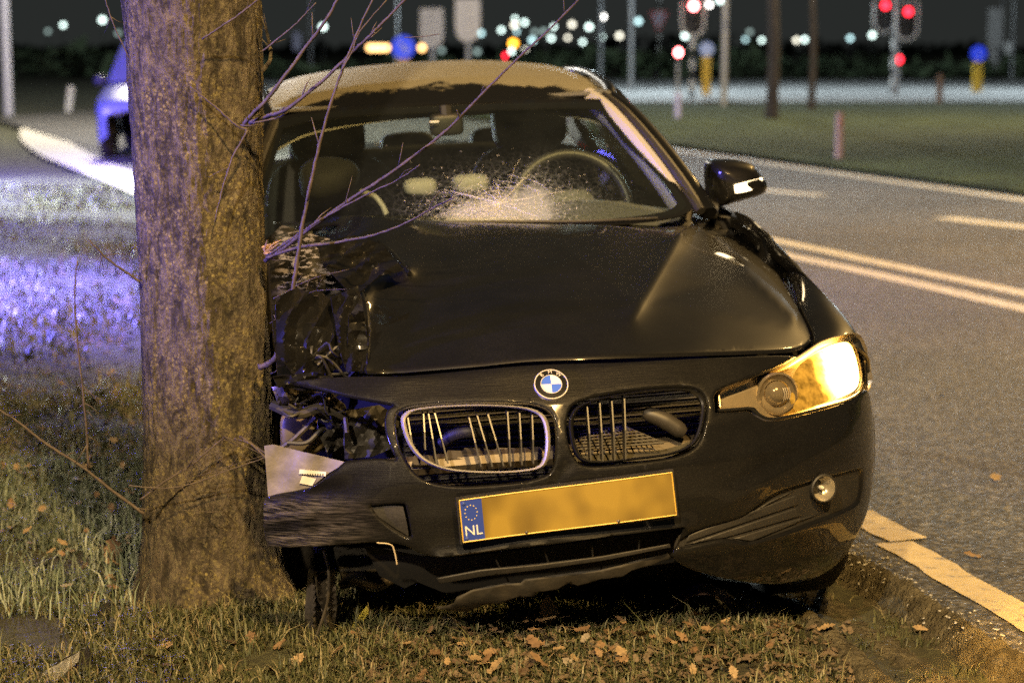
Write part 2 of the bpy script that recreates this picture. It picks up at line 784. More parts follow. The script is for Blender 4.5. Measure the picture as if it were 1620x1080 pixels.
def stripe(name, left, right, z, mat=M_PAINT, label=None):
    n = len(left)
    V = [(p[0], p[1], z) for p in left] + [(p[0], p[1], z) for p in right]
    F = [(i, i + 1, n + i + 1, n + i) for i in range(n - 1)]
    return tag(mk(name, V, F, mat, flat=True), kind='structure')


def px_line(pts, w0, w1, z, name, mat=None):
    """painted line through photograph points, real width w0..w1 in metres"""
    C = crom([ground(px, py, z)[:2] for px, py in pts], 12)
    T = np.gradient(C, axis=0)
    T /= np.linalg.norm(T, axis=1, keepdims=True)
    N = np.stack([-T[:, 1], T[:, 0]], 1)
    w = np.linspace(w0, w1, len(C))[:, None] / 2
    r = np.array([[mnoise.noise(Vector((p[0] * 9, p[1] * 9, 3.3))) * .012] for p in C])
    stripe(name, C + N * (w + r), C - N * (w - r), z, mat or M_PAINT)


Z1 = ROAD_Z + .004
px_line([(1352, 808), (1400, 836), (1440, 853)], .13, .13, Z1, 'edge_line', M_PAINT_LIT)
px_line([(1415, 857), (1480, 893), (1560, 941), (1640, 988), (1720, 1036), (1900, 1140)], .12, .12, Z1, 'edge_line', M_PAINT_LIT)
px_line([(1150, 363), (1200, 374), (1400, 417), (1620, 464), (1800, 503)], .17, .17, Z1, 'centre_line')
px_line([(1180, 389), (1230, 400), (1400, 437), (1620, 488), (1800, 530)], .17, .17, Z1, 'centre_line')
px_line([(1020, 229), (1060, 236), (1200, 256), (1400, 285), (1620, 316), (1800, 342)], .24, .22, Z1, 'far_edge_line')
px_line([(1188, 299), (1240, 304), (1300, 309)], .22, .22, Z1, 'lane_mark')
px_line([(1493, 344), (1550, 351), (1640, 361)], .26, .26, Z1, 'lane_mark')
px_line([(260, 312), (215, 290), (150, 264), (95, 240), (67, 214), (80, 194), (120, 182), (160, 177)], .45, 1.0, .049, 'side_road_line')

# verge beyond the road
M_VERGE = pbr('far_verge_grass', (.022, .030, .010), .95, var=(.9, (.060, .075, .024)), bmp=(9, 1.0, .12), spec=.15)
vp = [(5.5, 19.4), (2.9, 28.9), (.7, 37.5), (-2.2, 48.6), (-1, 53.0), (40, 54.5), (160, 59), (160, 0), (12, 0), (8.1, 10)]
tag(flat_sheet('far_verge', vp, .066, M_VERGE, smooth_line=False), kind='structure')

# kerb crumbs: loose chippings along the broken road edge (uncountable)
CV, CF = [], []
for i in range(620):
    y = random.uniform(4.2, 8.0)
    off = random.gauss(0.02, .035)
    x = float(kerb_x(y)) + off
    s = random.uniform(.002, .0065)
    z = ROAD_Z - max(0, -off) * 1.3 if off < .01 else ROAD_Z
    n = len(CV)
    for k in range(6):
        d = [(1, 0, 0), (-1, 0, 0), (0, 1, 0), (0, -1, 0), (0, 0, 1), (0, 0, -1)][k]
        q = s * random.uniform(.6, 1.2)
        CV.append((x + d[0] * q, y + d[1] * q, z + s * .3 + d[2] * q * .8))
    for f in ((0, 2, 4), (2, 1, 4), (1, 3, 4), (3, 0, 4), (2, 0, 5), (1, 2, 5), (3, 1, 5), (0, 3, 5)):
        CF.append(tuple(n + j for j in f))
tag(mk('road_chippings', CV, CF, pbr('chippings', (.30, .29, .27), .5, var=(40, (.55, .54, .52))), flat=True),
    'pale loose chippings along the broken road edge', 'gravel', kind='stuff')

# rutted dirt between the car and the road, with tyre prints pressed in
du = np.arange(0, 1, 1 / 44.)
dy = np.arange(4.0, 8.2, .014)
DV = []
for y in dy:
    kx = float(kerb_x(y))
    for u in du:
        x = kx - .62 + u * .66
        z = float(terrain(x, y)) + .006
        z += .010 * mnoise.noise(Vector((x * 8, y * 8, 0))) + .007 * mnoise.noise(Vector((x * 30, y * 30, 2)))
        for c, w in ((.27, .055), (.43, .05)):
            q = (kx - x - c) / w
            if abs(q) < 1.1:
                z -= .024 * max(0, 1 - q * q) * (0.6 + .8 * (math.sin(y * 130 + abs(q) * 4) > 0))
        z += .03 * math.exp(-((kx - x - .35) / .035) ** 2) + .012 * mnoise.noise(Vector((x * 60, y * 60, 5)))
        z += .07 * float(smooth(.06, -.02, kx - x)) * .88
        z -= .012 * math.exp(-((kx - x - .09) / .05) ** 2)
        z -= .03 * float(smooth(.5, .62, kx - x))
        DV.append((x, y, z))
nu = len(du)
DF = [(j * nu + i, j * nu + i + 1, (j + 1) * nu + i + 1, (j + 1) * nu + i) for j in range(len(dy) - 1) for i in range(nu - 1)]
tag(mk('dirt_track', DV, DF, M_DIRT, angle=None), kind='structure')

# ---- grass: tens of thousands of blades in one object
def blades(n, sample, hmin, hmax, wid, name, label, mat, lean=.6):
    P = sample(n)
    n = len(P)
    z = terrain(P[:, 0], P[:, 1])
    h = rng.uniform(hmin, hmax, n) * rng.uniform(.6, 1.3, n)
    a = rng.uniform(0, 2 * np.pi, n)
    l = rng.uniform(.1, lean, n) * h
    w = wid * rng.uniform(.6, 1.4, n)
    dx, dy_ = np.cos(a), np.sin(a)
    b = a + rng.uniform(.9, 2.2, n)
    sx, sy = np.cos(b) * w, np.sin(b) * w
    V = np.zeros((n, 5, 3))
    V[:, 0] = np.stack([P[:, 0] - sx, P[:, 1] - sy, z - .01], 1)
    V[:, 1] = np.stack([P[:, 0] + sx, P[:, 1] + sy, z - .01], 1)
    mx_, my_ = P[:, 0] + dx * l * .35, P[:, 1] + dy_ * l * .35
    V[:, 2] = np.stack([mx_ + sx * .8, my_ + sy * .8, z + h * .62], 1)
    V[:, 3] = np.stack([mx_ - sx * .8, my_ - sy * .8, z + h * .62], 1)
    V[:, 4] = np.stack([P[:, 0] + dx * l, P[:, 1] + dy_ * l, z + h * rng.uniform(.75, 1.0, n)], 1)
    base = (np.arange(n) * 5)[:, None]
    L = np.concatenate([base + np.array([[0, 1, 2, 3]]), base + np.array([[3, 2, 4]])], 1).ravel()
    S = np.tile([4, 3], n)
    o = fast_mesh(name, V.reshape(-1, 3), L, S, mat)
    set_attr(o, 'tint', np.repeat(rng.uniform(0, 1, n), 5))
    return tag(o, label, 'grass', kind='stuff')


def blade_mat():
    m, nt, b = new_mat('grass_blade')
    a = nt.nodes.new('ShaderNodeAttribute')
    a.attribute_name = 'tint'
    c = ramp(nt, a.outputs['Fac'], [(0, (.026, .032, .012)), (.4, (.052, .062, .024)), (.65, (.095, .10, .045)), (.88, (.21, .19, .11)), (1, (.12, .085, .05))])
    nt.links.new(c, b.inputs['Base Color'])
    b.inputs['Roughness'].default_value = .55
    return m


def lit_grass_mat(name, k):
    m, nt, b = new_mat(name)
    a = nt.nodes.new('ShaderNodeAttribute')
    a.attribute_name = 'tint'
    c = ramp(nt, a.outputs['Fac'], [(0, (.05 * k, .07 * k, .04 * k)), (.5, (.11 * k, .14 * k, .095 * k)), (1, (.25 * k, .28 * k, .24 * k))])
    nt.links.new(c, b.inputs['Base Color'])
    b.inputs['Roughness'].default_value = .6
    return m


M_LITGRASS, M_LITGRASS2 = lit_grass_mat('white_lit_grass', 1.35), lit_grass_mat('weak_lit_grass', .8)  # white light on the near-left grass is put into its blade colour
M_BLADE = blade_mat()


def on_dirt(n):
    y = rng.uniform(4.2, 7.5, n)
    P = np.stack([kerb_x(y) - rng.uniform(.05, .65, n), y], 1)
    return clumpy(P, 7, .12)


def clumpy(P, f=2.6, cut=-.05):
    v = np.array([mnoise.noise(Vector((p[0] * f, p[1] * f, 1.5))) for p in P])
    return P[v + rng.uniform(-.25, .25, len(P)) > cut]


def area(x0, x1, y0, y1, cut=-.05, f=2.6):
    def s(n):
        P = np.stack([rng.uniform(x0, x1, n), rng.uniform(y0, y1, n)], 1)
        P = P[P[:, 0] < kerb_x(P[:, 1]) - np.where(P[:, 1] < 8, .42, .2) - .25 * rng.uniform(0, 1, len(P)) ** 2]
        return clumpy(P, f, cut)
    return s


blades(52000, area(-1.5, 1.15, 4.25, 5.5, -.25, 5), .014, .036, .0016, 'grass', 'short grass under the front of the car', M_BLADE, 2.2)
blades(2600, area(-1.5, 1.1, 4.3, 5.2, .05, 5), .035, .085, .0017, 'grass', 'longer grass tufts below the bumper', M_BLADE, 1.4)
blades(30000, area(-2.6, -.9, 5.3, 7.2, -.2), .02, .06, .0022, 'grass', 'dense grass left of the trunk foot', M_LITGRASS2, 1.6)
blades(20000, area(-3.4, -.95, 6.8, 8.8, -.05), .018, .055, .0022, 'grass', 'shaggy grass left of the tree trunk', M_BLADE, 1.8)
blades(5500, area(-2.2, -.95, 4.9, 7.0, .02, 4), .05, .125, .0022, 'grass', 'tall grass tufts beside the trunk, white light in their colour', M_LITGRASS, 1.3)
blades(30000, area(-8, -1.2, 8.0, 22, -.05, 1.6), .03, .08, .006, 'grass', 'rough lawn stretching to the side road', M_BLADE, 1.6)

blades(26000, area(-2.6, 1.5, 2.9, 4.3, -.25, 4), .014, .04, .0018, 'grass', 'short grass in front of the bumper, nearest the viewer', M_BLADE, 2.0)
blades(7000, on_dirt, .01, .035, .0016, 'grass', 'torn grass wisps on the rutted dirt', M_BLADE, 2.5)

# ---- fallen leaves
def leaf_shape(seed, lobes=4, L=.07):
    r = random.Random(seed)
    half = []
    n = lobes * 2 + 2
    for i in range(n):
        t = i / (n - 1)
        w = math.sin(math.pi * min(1, t * .92 + .06)) ** .8 * .34
        w *= (1.0 if i % 2 else .62) * r.uniform(.85, 1.15)
        half.append((w * L, t * L))
    pts = [(x, y) for x, y in half] + [(-x * r.uniform(.85, 1.1), y) for x, y in half[::-1]]
    cu, tw = r.uniform(2, 9), r.uniform(-5, 5)
    V, F = [], []
    for i in range(n):
        x, y = half[i]
        x2 = -pts[2 * n - 1 - i][0]
        yy = y - L / 2
        for q in (-x2, 0, x):
            V.append((q, yy, cu * q * q * 8 * .12 + tw * q * yy * .9 + cu * yy * yy * .35 + (.002 if q == 0 else r.uniform(-.003, .004)) + .004))
    for i in range(n - 1):
        for k in (0, 1):
            a = i * 3 + k
            F.append((a, a + 1, a + 4, a + 3))
    V.append((.0, -L / 2 - L * .22, .004)); V.append((.0015, -L / 2 - L * .22, .004))
    F.append((1, len(V) - 2, len(V) - 1))
    return V, F


LEAFC = [(.25, .16, .085), (.18, .11, .06), (.34, .24, .13), (.11, .075, .05), (.26, .22, .17)]
M_LEAF = [pbr('dry_leaf', c, .7, var=(60, tuple(q * .6 for q in c))) for c in LEAFC]
leaf_mesh = []
for i in range(8):
    V, F = leaf_shape(i, 3 + i % 3, .055 + .006 * (i % 4))
    me = bpy.data.meshes.new('fallen_leaf')
    me.from_pydata(V, [], F)
    me.materials.append(M_LEAF[i % 5])
    me.shade_smooth()
    leaf_mesh.append(me)


def put_leaf(px, py, scale, label, group=None, mesh=None, up=0.014, rot=None):
    p = terr(px, py)
    o = bpy.data.objects.new('fallen_leaf', mesh or random.choice(leaf_mesh))
    COL.objects.link(o)
    o.location = (p[0], p[1], float(terrain(p[0], p[1])) + up)
    o.rotation_euler = rot or (random.uniform(-.5, .75), random.uniform(-.5, .5), random.uniform(0, 6.28))
    o.scale = (scale,) * 3
    return tag(o, label, 'leaf', group)


put_leaf(866, 990, 1.25, 'large pale oak leaf standing up in the grass under the number plate', mesh=leaf_mesh[2], up=.035, rot=(1.1, .1, .4))
put_leaf(726, 1014, 1.0, 'golden oak leaf beside the dark splinters under the bumper', mesh=leaf_mesh[2], up=.03, rot=(.9, .1, 2.0))
put_leaf(850, 1066, 1.0, 'yellowish oak leaf lying at the bottom edge below the plate', mesh=leaf_mesh[0], up=.03, rot=(.5, .2, 1.0))
put_leaf(1455, 1006, .6, 'small yellow leaf alone on the rutted dirt', mesh=leaf_mesh[2], up=.02)
put_leaf(178, 898, 1.5, 'reddish brown leaf curled beside the foot of the trunk', mesh=leaf_mesh[1], up=.05, rot=(1.0, .2, .3))
for _k, (_x, _y) in enumerate(((1575, 760), (1538, 884), (1490, 626))):
    _p = ground(_x, _y, ROAD_Z)
    _o = bpy.data.objects.new('fallen_leaf', leaf_mesh[(2, 0, 4)[_k]])
    COL.objects.link(_o)
    _o.location = (_p[0], _p[1], ROAD_Z + .008)
    _o.rotation_euler = (.2, -.15, 1.2 * _k)
    _o.scale = (.9, .9, .9)
    tag(_o, ('dry leaf alone on the asphalt near the right edge', 'dry leaf lying just inside the worn edge line', 'small leaf further out on the asphalt beside the lit headlight')[_k], 'leaf')
G1 = 'oak leaves littered under the front bumper'
for i in range(120):
    px = random.gauss(980, 190)
    py = random.uniform(985, 1078)
    if 640 < px < 1330:
        put_leaf(px, py, random.uniform(.35, .8), 'dry brown oak leaf in the litter under the front bumper', G1, up=random.uniform(.01, .035))
G2 = 'brown leaves scattered left of the trunk'
for i in range(70):
    put_leaf(random.uniform(0, 205), random.uniform(600, 960), random.uniform(.4, .8), 'brown leaf scattered in the grass left of the trunk', G2, up=random.uniform(.02, .06))
for i in range(16):
    put_leaf(random.uniform(240, 620), random.uniform(1012, 1075), random.uniform(.5, .9), 'brown leaf in the grass at the foot of the tree', 'leaves at the foot of the tree')
# litter too far back or too broken up to count
LV, LF, LM = [], [], []
for i in range(2600):
    v, f = leaf_shape(i % 40, 3, .05)
    if i < 900:
        p = terr(random.uniform(560, 1350), random.uniform(990, 1090))
    else:
        p = terr(random.uniform(-30, 210), random.uniform(470, 760) if i < 1900 else random.uniform(330, 560))
    R = Matrix.Rotation(random.uniform(0, 6.28), 3, 'Z') @ Matrix.Rotation(random.uniform(-.6, .6), 3, 'X')
    s = random.uniform(.3, .7) if i < 900 else random.uniform(.35, .9)
    n = len(LV)
    for q in v:
        w = R @ (Vector(q) * s)
        LV.append((w.x + p[0], w.y + p[1], w.z + p[2] + .01))
    LF += [tuple(n + k for k in q) for q in f]
tag(mk('leaf_litter', LV, LF, pbr('leaf_litter', (.085, .06, .04), .75, var=(3.5, (.17, .13, .085))), angle=None),
    'broken brown leaf litter trodden into the grass', 'leaf litter', kind='stuff')

# ================================================================== BEYOND THE CAR
M_GALV = pbr('galvanised_steel', (.36, .37, .38), .5, .4, var=(4, (.28, .29, .30)))
M_WHITE = pbr('white_plastic', (.62, .62, .60), .5)
M_BLACK = pbr('black_plastic', (.02, .02, .02), .5)
M_YEL = pbr('yellow_plastic', (.65, .40, .03), .5)
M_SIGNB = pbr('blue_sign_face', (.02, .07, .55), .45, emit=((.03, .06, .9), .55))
M_SIGNR = pbr('red_sign_face', (.55, .03, .03), .45)
M_GREY = pbr('grey_sign_back', (.55, .55, .54), .5)
M_LAMPW = glow('lamp_white', (.78, 1.0, .93), 4.5)
M_LAMPW3 = glow('lamp_white_cool', (.62, .95, .98), 2.6)
M_LAMPW4 = glow('lamp_white_warm', (1.0, .96, .78), 3.2)
M_LAMPW2 = glow('lamp_white_dim', (.6, .8, .75), .8)
M_LAMPB = glow('lamp_white_strong', (1, .97, .9), 9)
M_LAMPY = glow('lamp_amber', (1, .42, .03), 6)
M_RED = glow('lamp_red', (1, .02, .04), 7)
M_REDW = glow('lamp_red_strong', (1, .16, .16), 26)


def depth_of(py):
    return CAM_H * FPX / (py - HORIZON)


def pole_mesh(h, r0, r1=None, n=12):
    r1 = r1 or r0
    return lathe([(0, 0), (r0 * 1.6, 0), (r0 * 1.6, .05), (r0, .10), ((r0 + r1) / 2, h / 2), (r1, h - .02), (0, h)], n)


def lamp_post(px, py, D, mat, label, group=None, r=None, name='street_lamp'):
    p = at(px, py, D)
    t = empty(name, (p[0], p[1], 0))
    h = p[2]
    r = r or D * .00105 * (.8 + .5 * abs(math.sin(px * 1.7)))
    mk('pole', *pole_mesh(max(h + .1, .5), .06, .04, 8), M_GALV, t)
    mk('lamp_head', *join([box((0, 0, h + .16 + r), (r * 1.6, r * 2.2, .10), bev=.03)]), M_GALV, t)
    mk('globe', *blob((0, -.02, h), (r, r, r * .92), 2.2, 12, 8), mat, t)
    return tag(t, label, 'street lamp', group)


GL = 'distant white street lamps beyond the crossing'
far_lamps = [(511, 43), (761, 53), (793, 48), (814, 40), (830, 36), (817, 50), (876, 43), (905, 39), (932, 43), (842, 64), (872, 61),
             (898, 60), (922, 67), (1010, 34), (951, 59), (980, 57), (1084, 57), (1179, 63), (1205, 64), (1260, 64), (1273, 63), (1345, 61),
             (1380, 56), (830, 79), (815, 30)]
for i, (px, py) in enumerate(far_lamps):
    lamp_post(px, py, 190 + 7 * (i * 5 % 13), (M_LAMPW, M_LAMPW3, M_LAMPW, M_LAMPW4)[i % 4], 'distant white street lamp glowing beyond the crossing', GL)
for px, py in ((846, 51), (860, 50), (755, 82), (1186, 51), (699, 80)):
    lamp_post(px, py, 260, M_LAMPW2, 'faint distant street lamp between the brighter ones', 'faint distant lamps')
lamp_post(953, 27, 170, M_LAMPB, 'brightest far white street lamp above the car roof corner')
lamp_post(1122, 8, 160, M_LAMPB, 'strong white street lamp right beside the red traffic light')
lamp_post(1139, 1, 165, M_LAMPW, 'white street lamp at the top edge right of the traffic light')
lamp_post(812, 69, 175, M_LAMPY, 'large amber lamp glowing over the car roof', name='amber_lamp', r=.34)
lamp_post(801, 89, 150, M_RED, 'small red light low beside the amber lamp', name='red_lamp', r=.2)
lamp_post(811, 81, 176, M_LAMPW, 'white lamp directly under the amber one', r=.26)
for px, py, lb in ((100, 40, 'white street lamp glowing left of the trunk, near the blue lit post'), (162, 32, 'white street lamp crossed by a twig left of the trunk')):
    lamp_post(px, py, 200, M_LAMPW, lb)
for px, py in ((187, 53), (76, 50)):
    lamp_post(px, py, 240, M_LAMPW2, 'faint street lamp in the dark left of the trunk', 'faint lamps left of the trunk')

# row of amber road-work lights either side of the blue sign
t = empty('amber_light_bar', at(618, 76, 95))
mk('bar', *box((0, .05, 0), (3.2, .06, .12), bev=.02), M_BLACK, t)
for k, q in enumerate((586, 594, 602, 611, 667)):
    dx = (q - 618) / FPX * 95
    mk('lamp', *blob((dx, 0, 0), (.16, .10, .16), 2, 10, 8), glow('amber_lens', (1, .55, .2), 4.5), t)
mk('post', *tube([(0.2, .12, 0), (0.2, .12, -at(618, 76, 95)[2])], .05, 8), M_GALV, t)
tag(t, 'row of amber lights behind the blue round sign', 'warning lights')


def keep_right(px, py, D, rpx, label, post_h=None, mat=M_SIGNB):
    p = at(px, py, D)
    t = empty('keep_right_bollard', (p[0], p[1], 0))
    r = rpx / FPX * D
    d = mk('sign_disc', *lathe([(0, .02), (r, .02), (r, -.02), (0, -.02)], 28, 'Y', (0, 0, p[2])), mat, t)
    a = r * .62
    s = r * .16
    arrow = [(-a * .6, a * .6), (-a * .6 + s, a * .6 + s), (a * .35, -a * .2), (a * .62, .1 * a), (a * .66, -a * .66), (-.1 * a, -a * .62), (a * .1, -a * .35)]
    V = [(x, -.024, p[2] + z) for x, z in arrow]
    mk('arrow', V, [tuple(range(len(V)))[::-1]], M_WHITE, d, flat=True)
    mk('post', *box((0, .05, (p[2] - r) / 2), (r * 1.15, .14, p[2] - r), bev=.03), M_YEL, t)
    return tag(t, label, 'traffic sign')


keep_right(638, 75, 60, 18, 'blue round arrow sign just above the middle of the car roof')
keep_right(1548, 85, 66, 12, 'small blue round arrow sign on a yellow post at far right')
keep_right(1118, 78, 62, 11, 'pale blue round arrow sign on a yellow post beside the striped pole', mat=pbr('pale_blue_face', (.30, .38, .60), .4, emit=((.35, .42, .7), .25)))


def signal(px, py_red, D, label, head_dir=-1, lit=True, striped=True, offs=0.0, strong=False, name='traffic_light', lamp_mat=None, plate=True):
    """Dutch traffic light: striped pole, backplate with pale rim, three lenses; py_red = pixel height of the red lens"""
    p = at(px, py_red, D)
    t = empty(name, (p[0], p[1], 0))
    zr = p[2]
    zc = zr - .28
    w, h = .34, .58
    outl = crom([(-w, h), (w, h), (w, h), (w, -h * .45), (w * .62, -h * .9), (0, -h * 1.02), (-w * .62, -h * .9), (-w, -h * .45), (-w, h)], 4, True)
    y0 = .05 if head_dir < 0 else -.05
    if plate:
        V = [(x, y0, zc + z) for x, z in outl] + [(x, y0 + .02, zc + z) for x, z in outl]
        n = len(outl)
        F = [tuple(range(n)), tuple(range(2 * n - 1, n - 1, -1))] + [(i, (i + 1) % n, n + (i + 1) % n, n + i) for i in range(n)]
        bp_ = mk('backplate', V, F, M_BLACK if head_dir < 0 else M_GREY, t, flat=True)
        if head_dir < 0: mk('rim', *tube([(x * .93, y0 - .012, zc + z * .95) for x, z in outl], .045, 6, False), M_WHITE if head_dir < 0 else M_GREY, bp_)
    mk('housing', *box((0, 0, zc), (.26, .16, .92), bev=.05), M_BLACK if head_dir < 0 else M_GREY, t)
    for k in range(3):
        z = zr - .28 * k
        lit_k = lit and k == 0
        m = (M_REDW if strong else M_RED) if lit_k else M_BLACK
        l = mk('lens', *blob((0, .09 * head_dir, z), (.115, .03, .115), 2, 14, 8), m if head_dir < 0 else M_BLACK, t)
        mk('visor', *tube([(.13 * math.cos(a), head_dir * .13, z + .13 * math.sin(a)) for a in np.linspace(-.3, 3.44, 9)], .012, 5), M_BLACK, l)
    px0 = offs
    if striped:
        zz = 0.0
        k = 0
        while zz < zc + .3:
            mk('pole_band', *lathe([(.075, zz), (.075, zz + .30)], 10, 'Z', (px0, .16, 0)), M_WHITE if k % 2 else M_BLACK, t)
            zz += .30
            k += 1
    else:
        mk('pole', *lathe([(.07, 0), (.07, zc + .3)], 10, 'Z', (px0, .16, 0)), M_GALV, t)
    return tag(t, label, 'traffic light')


def signal_pole(px, base, label, top=2.3):
    p = ground(px, base, ROAD_Z)


signal(1097, 10, 58, 'traffic light glowing red with a pale rimmed backplate, left of the tall tree trunks', strong=True)
signal(1400, 9, 64, 'left one of the two red traffic lights at far right', offs=.35)
signal(1436, 19, 62, 'right one of the two red traffic lights at far right', offs=-.3, striped=False)
signal(683, 30, 60, 'dim grey traffic light seen from behind above the roof', head_dir=1, lit=False, striped=False)
signal(740, 16, 56, 'pale traffic light seen from behind, brighter than its dim neighbour', head_dir=1, lit=False, striped=False)


def cycle_light(px, py, D, label, mat):
    p = at(px, py, D)
    t = empty('cycle_signal', (p[0], p[1], 0))
    mk('housing', *box((0, 0, p[2]), (.20, .12, .42), bev=.04), M_BLACK, t)
    mk('lens', *blob((0, -.07, p[2] + .03), (.09, .03, .11), 2, 12, 8), mat, t)
    mk('pole', *lathe([(.045, 0), (.045, p[2] - .2)], 8, 'Z', (0, .05, 0)), M_GALV, t)
    return tag(t, label, 'traffic light')


cycle_light(1073, 85, 57, 'small low signal glowing pale red left of the striped pole', M_REDW)
cycle_light(1422, 96, 63, 'small low red signal under the two traffic lights', M_RED)


def sign_post(px, top, base, label, plates, w=.05, mat=M_GALV, name='sign_post', D=None, striped=False, cat='sign post'):
    D = D or depth_of(base)
    g = at(px, base, D)
    t = empty(name, (g[0], g[1], 0))
    zt = at(px, top, D)[2]
    if striped:
        z = 0
        k = 0
        while z < zt:
            mk('pole_band', *lathe([(w, z), (w, z + .32)], 10), (M_WHITE, M_BLACK)[k % 2], t)
            z += .32
            k += 1
    else:
        mk('pole', *lathe([(0, 0), (w, 0), (w * .9, zt), (0, zt)], 10), mat, t)
    for (kind, x, y, sx, sy, m) in plates:
        c = at(x, y, D)
        c = (c[0] - g[0], -.07, c[2])
        a, b = sx / FPX * D / 2, sy / FPX * D / 2
        if kind == 'tri':
            V = [(c[0] - a, -.07, c[2] + b), (c[0] + a, -.07, c[2] + b), (c[0], -.07, c[2] - b)]
            V += [(x_, -.05, z_) for x_, _, z_ in V]
            pl = mk('sign_plate', V, [(0, 2, 1), (3, 4, 5), (0, 1, 4, 3), (1, 2, 5, 4), (2, 0, 3, 5)], M_SIGNR, t, flat=True)
            mk('sign_face', [(c[0] + (v[0] - c[0]) * .68, -.074, c[2] + (v[2] - c[2] - b * .33) * .68 + b * .33) for v in V[:3]], [(0, 2, 1)], m, pl, flat=True)
        else:
            mk('sign_plate', *box(c, (a * 2, .03, b * 2), bev=.012), m, t)
    return tag(t, label, cat)


M_LILAC = pbr('lilac_white_face', (.42, .42, .58), .5)
sign_post(1042, -25, 122, 'give way triangle sign on a striped pole left of the traffic light', [('tri', 1042, 36, 30, 34, M_LILAC)], .085, striped=True)
sign_post(492, -30, 120, 'pale steel lamp pole rising behind the left end of the car roof', [('rect', 470, 66, 13, 28, M_LILAC)], .075, name='steel_pole', cat='pole')
sign_post(629, -30, 124, 'thin warm lit pole standing right above the blue sign', [], .05, name='steel_pole', cat='pole', D=75)
sign_post(950, -30, 128, 'faint grey pole behind the right corner of the car roof', [], .10, name='steel_pole', cat='pole')
sign_post(1145, -30, 170, 'slim dark pole between the striped pole and the thick tree trunk', [], .085, name='steel_pole', cat='pole')
sign_post(1582, -20, 118, 'pale sign boards on a pole at the far right edge', [('rect', 1574, 45, 24, 62, M_GREY), ('rect', 1571, 92, 14, 34, M_GREY)], .05)
sign_post(1600, -30, 125, 'plain grey pole at the far right behind the pale sign boards', [('rect', 1594, 76, 10, 18, M_GREY)], .06, name='steel_pole', cat='pole')
sign_post(1486, 118, 165, 'short brown wooden post on the far verge', [], .09, pbr('brown_post', (.13, .09, .07), .8), name='wooden_post', cat='post')
sign_post(13, -40, 181, 'tall lamp pole lit blue at the far left edge', [], .115, pbr('blue_lit_pole', (.35, .35, .40), .4), name='lamp_pole', cat='pole')


def marker(px, top, base, wpx, label, lean=0.0, mat=M_WHITE):
    D = depth_of(base)
    g = at(px, base, D)
    h = (base - top) / FPX * D
    w = wpx / FPX * D
    t = empty('marker_post', (g[0], g[1], 0))
    t.rotation_euler = (0, lean, 0)
    b = mk('post', *box((0, 0, h / 2 - .05), (w, w * .7, h + .1), bev=w * .2), mat, t)
    mk('reflector', *box((0, -w * .36, h * .8), (w * .4, .012, h * .08), bev=.004), pbr('dull_reflector', (.25, .10, .09), .4), b)
    return tag(t, label, 'marker post')


marker(108, 135, 175, 10, 'leaning white marker post beside the curved side road', .14)
marker(1072, 146, 190, 9, 'short violet lit marker post right of the car roof', 0, M_LILAC)
marker(1327, 176, 256, 13, 'pinkish marker post standing on the far roadside', 0, pbr('pinkish_post', (.20, .15, .16), .7))

# ---- bare roadside trees on the far verge
M_BARK2 = pbr('far_bark', (.018, .015, .014), .9, var=(6, (.035, .030, .024)), bmp=(18, .9, .03))


def bare_tree(px, base, wpx, label, seed, H=9.5):
    r = random.Random(seed)
    D = depth_of(base)
    g = at(px, base, D)
    t = empty('bare_tree', (g[0], g[1], 0))
    R = wpx / FPX * D / 2
    path = [(0, 0, -.1), (.01, 0, .3), (.03, 0, 1.5), (-.03, .03, 3.4), (.05, 0, 5.5), (0, .05, H * .8)]
    C = crom(path, 5)
    mk('trunk', *tube(C, [R * (1.5 if i < 2 else 1.12 if i < 5 else 1) * (1 - .75 * i / len(C)) ** .6 for i in range(len(C))], 14), M_BARK2, t)
    parts = []
    def grow(p, d, L, rr, lev):
        pts = [p]
        for k in range(4):
            d = (d + Vector((r.uniform(-.25, .25), r.uniform(-.25, .25), r.uniform(-.05, .22)))).normalized()
            p = p + d * (L / 4)
            pts.append(p)
        parts.append(tube(pts, [rr * (1 - .17 * k) for k in range(5)], 5 if lev else 7, False))
        if lev < 3:
            for k in range(4 if lev else 3):
                i = r.randint(1, 4)
                nd_ = (d + Vector((r.uniform(-1, 1), r.uniform(-1, 1), r.uniform(-.2, .6)))).normalized()
                grow(pts[i], nd_, L * .6, rr * .5, lev + 1)
    for k in range(11):
        z = r.uniform(3.0, H * .78)
        a = r.uniform(0, 6.28)
        grow(Vector((0, 0, z)), Vector((math.cos(a), math.sin(a), .7)).normalized(), r.uniform(1.4, 2.6), R * .32, 0)
    c = mk('crown', *join(parts), M_BARK2, t, angle=None)
    return tag(t, label, 'tree')


bare_tree(1220, 191, 22, 'thick dark tree trunk on the far verge', 3)
bare_tree(1283, 176, 13, 'slimmer brown tree trunk right of the thick one', 4, 8.5)

# ---- hedge, lit grass bank and the dark wood that closes the view
def leafy(name, n, x0, x1, y0, y1, zf, size, mat, label, cat):
    c = np.stack([rng.uniform(x0, x1, n), rng.uniform(y0, y1, n), rng.uniform(0, 1, n)], 1)
    c[:, 2] = c[:, 2] ** .8 * zf(c[:, 0])
    d = rng.normal(size=(n, 4, 3)) * size * rng.uniform(.5, 1.3, (n, 1, 1))
    V = (c[:, None, :] + d)
    V[..., 2] = np.maximum(V[..., 2], 0)
    o = fast_mesh(name, V.reshape(-1, 3), np.arange(n * 4), np.full(n, 4), mat)
    return tag(o, label, cat, kind='stuff')


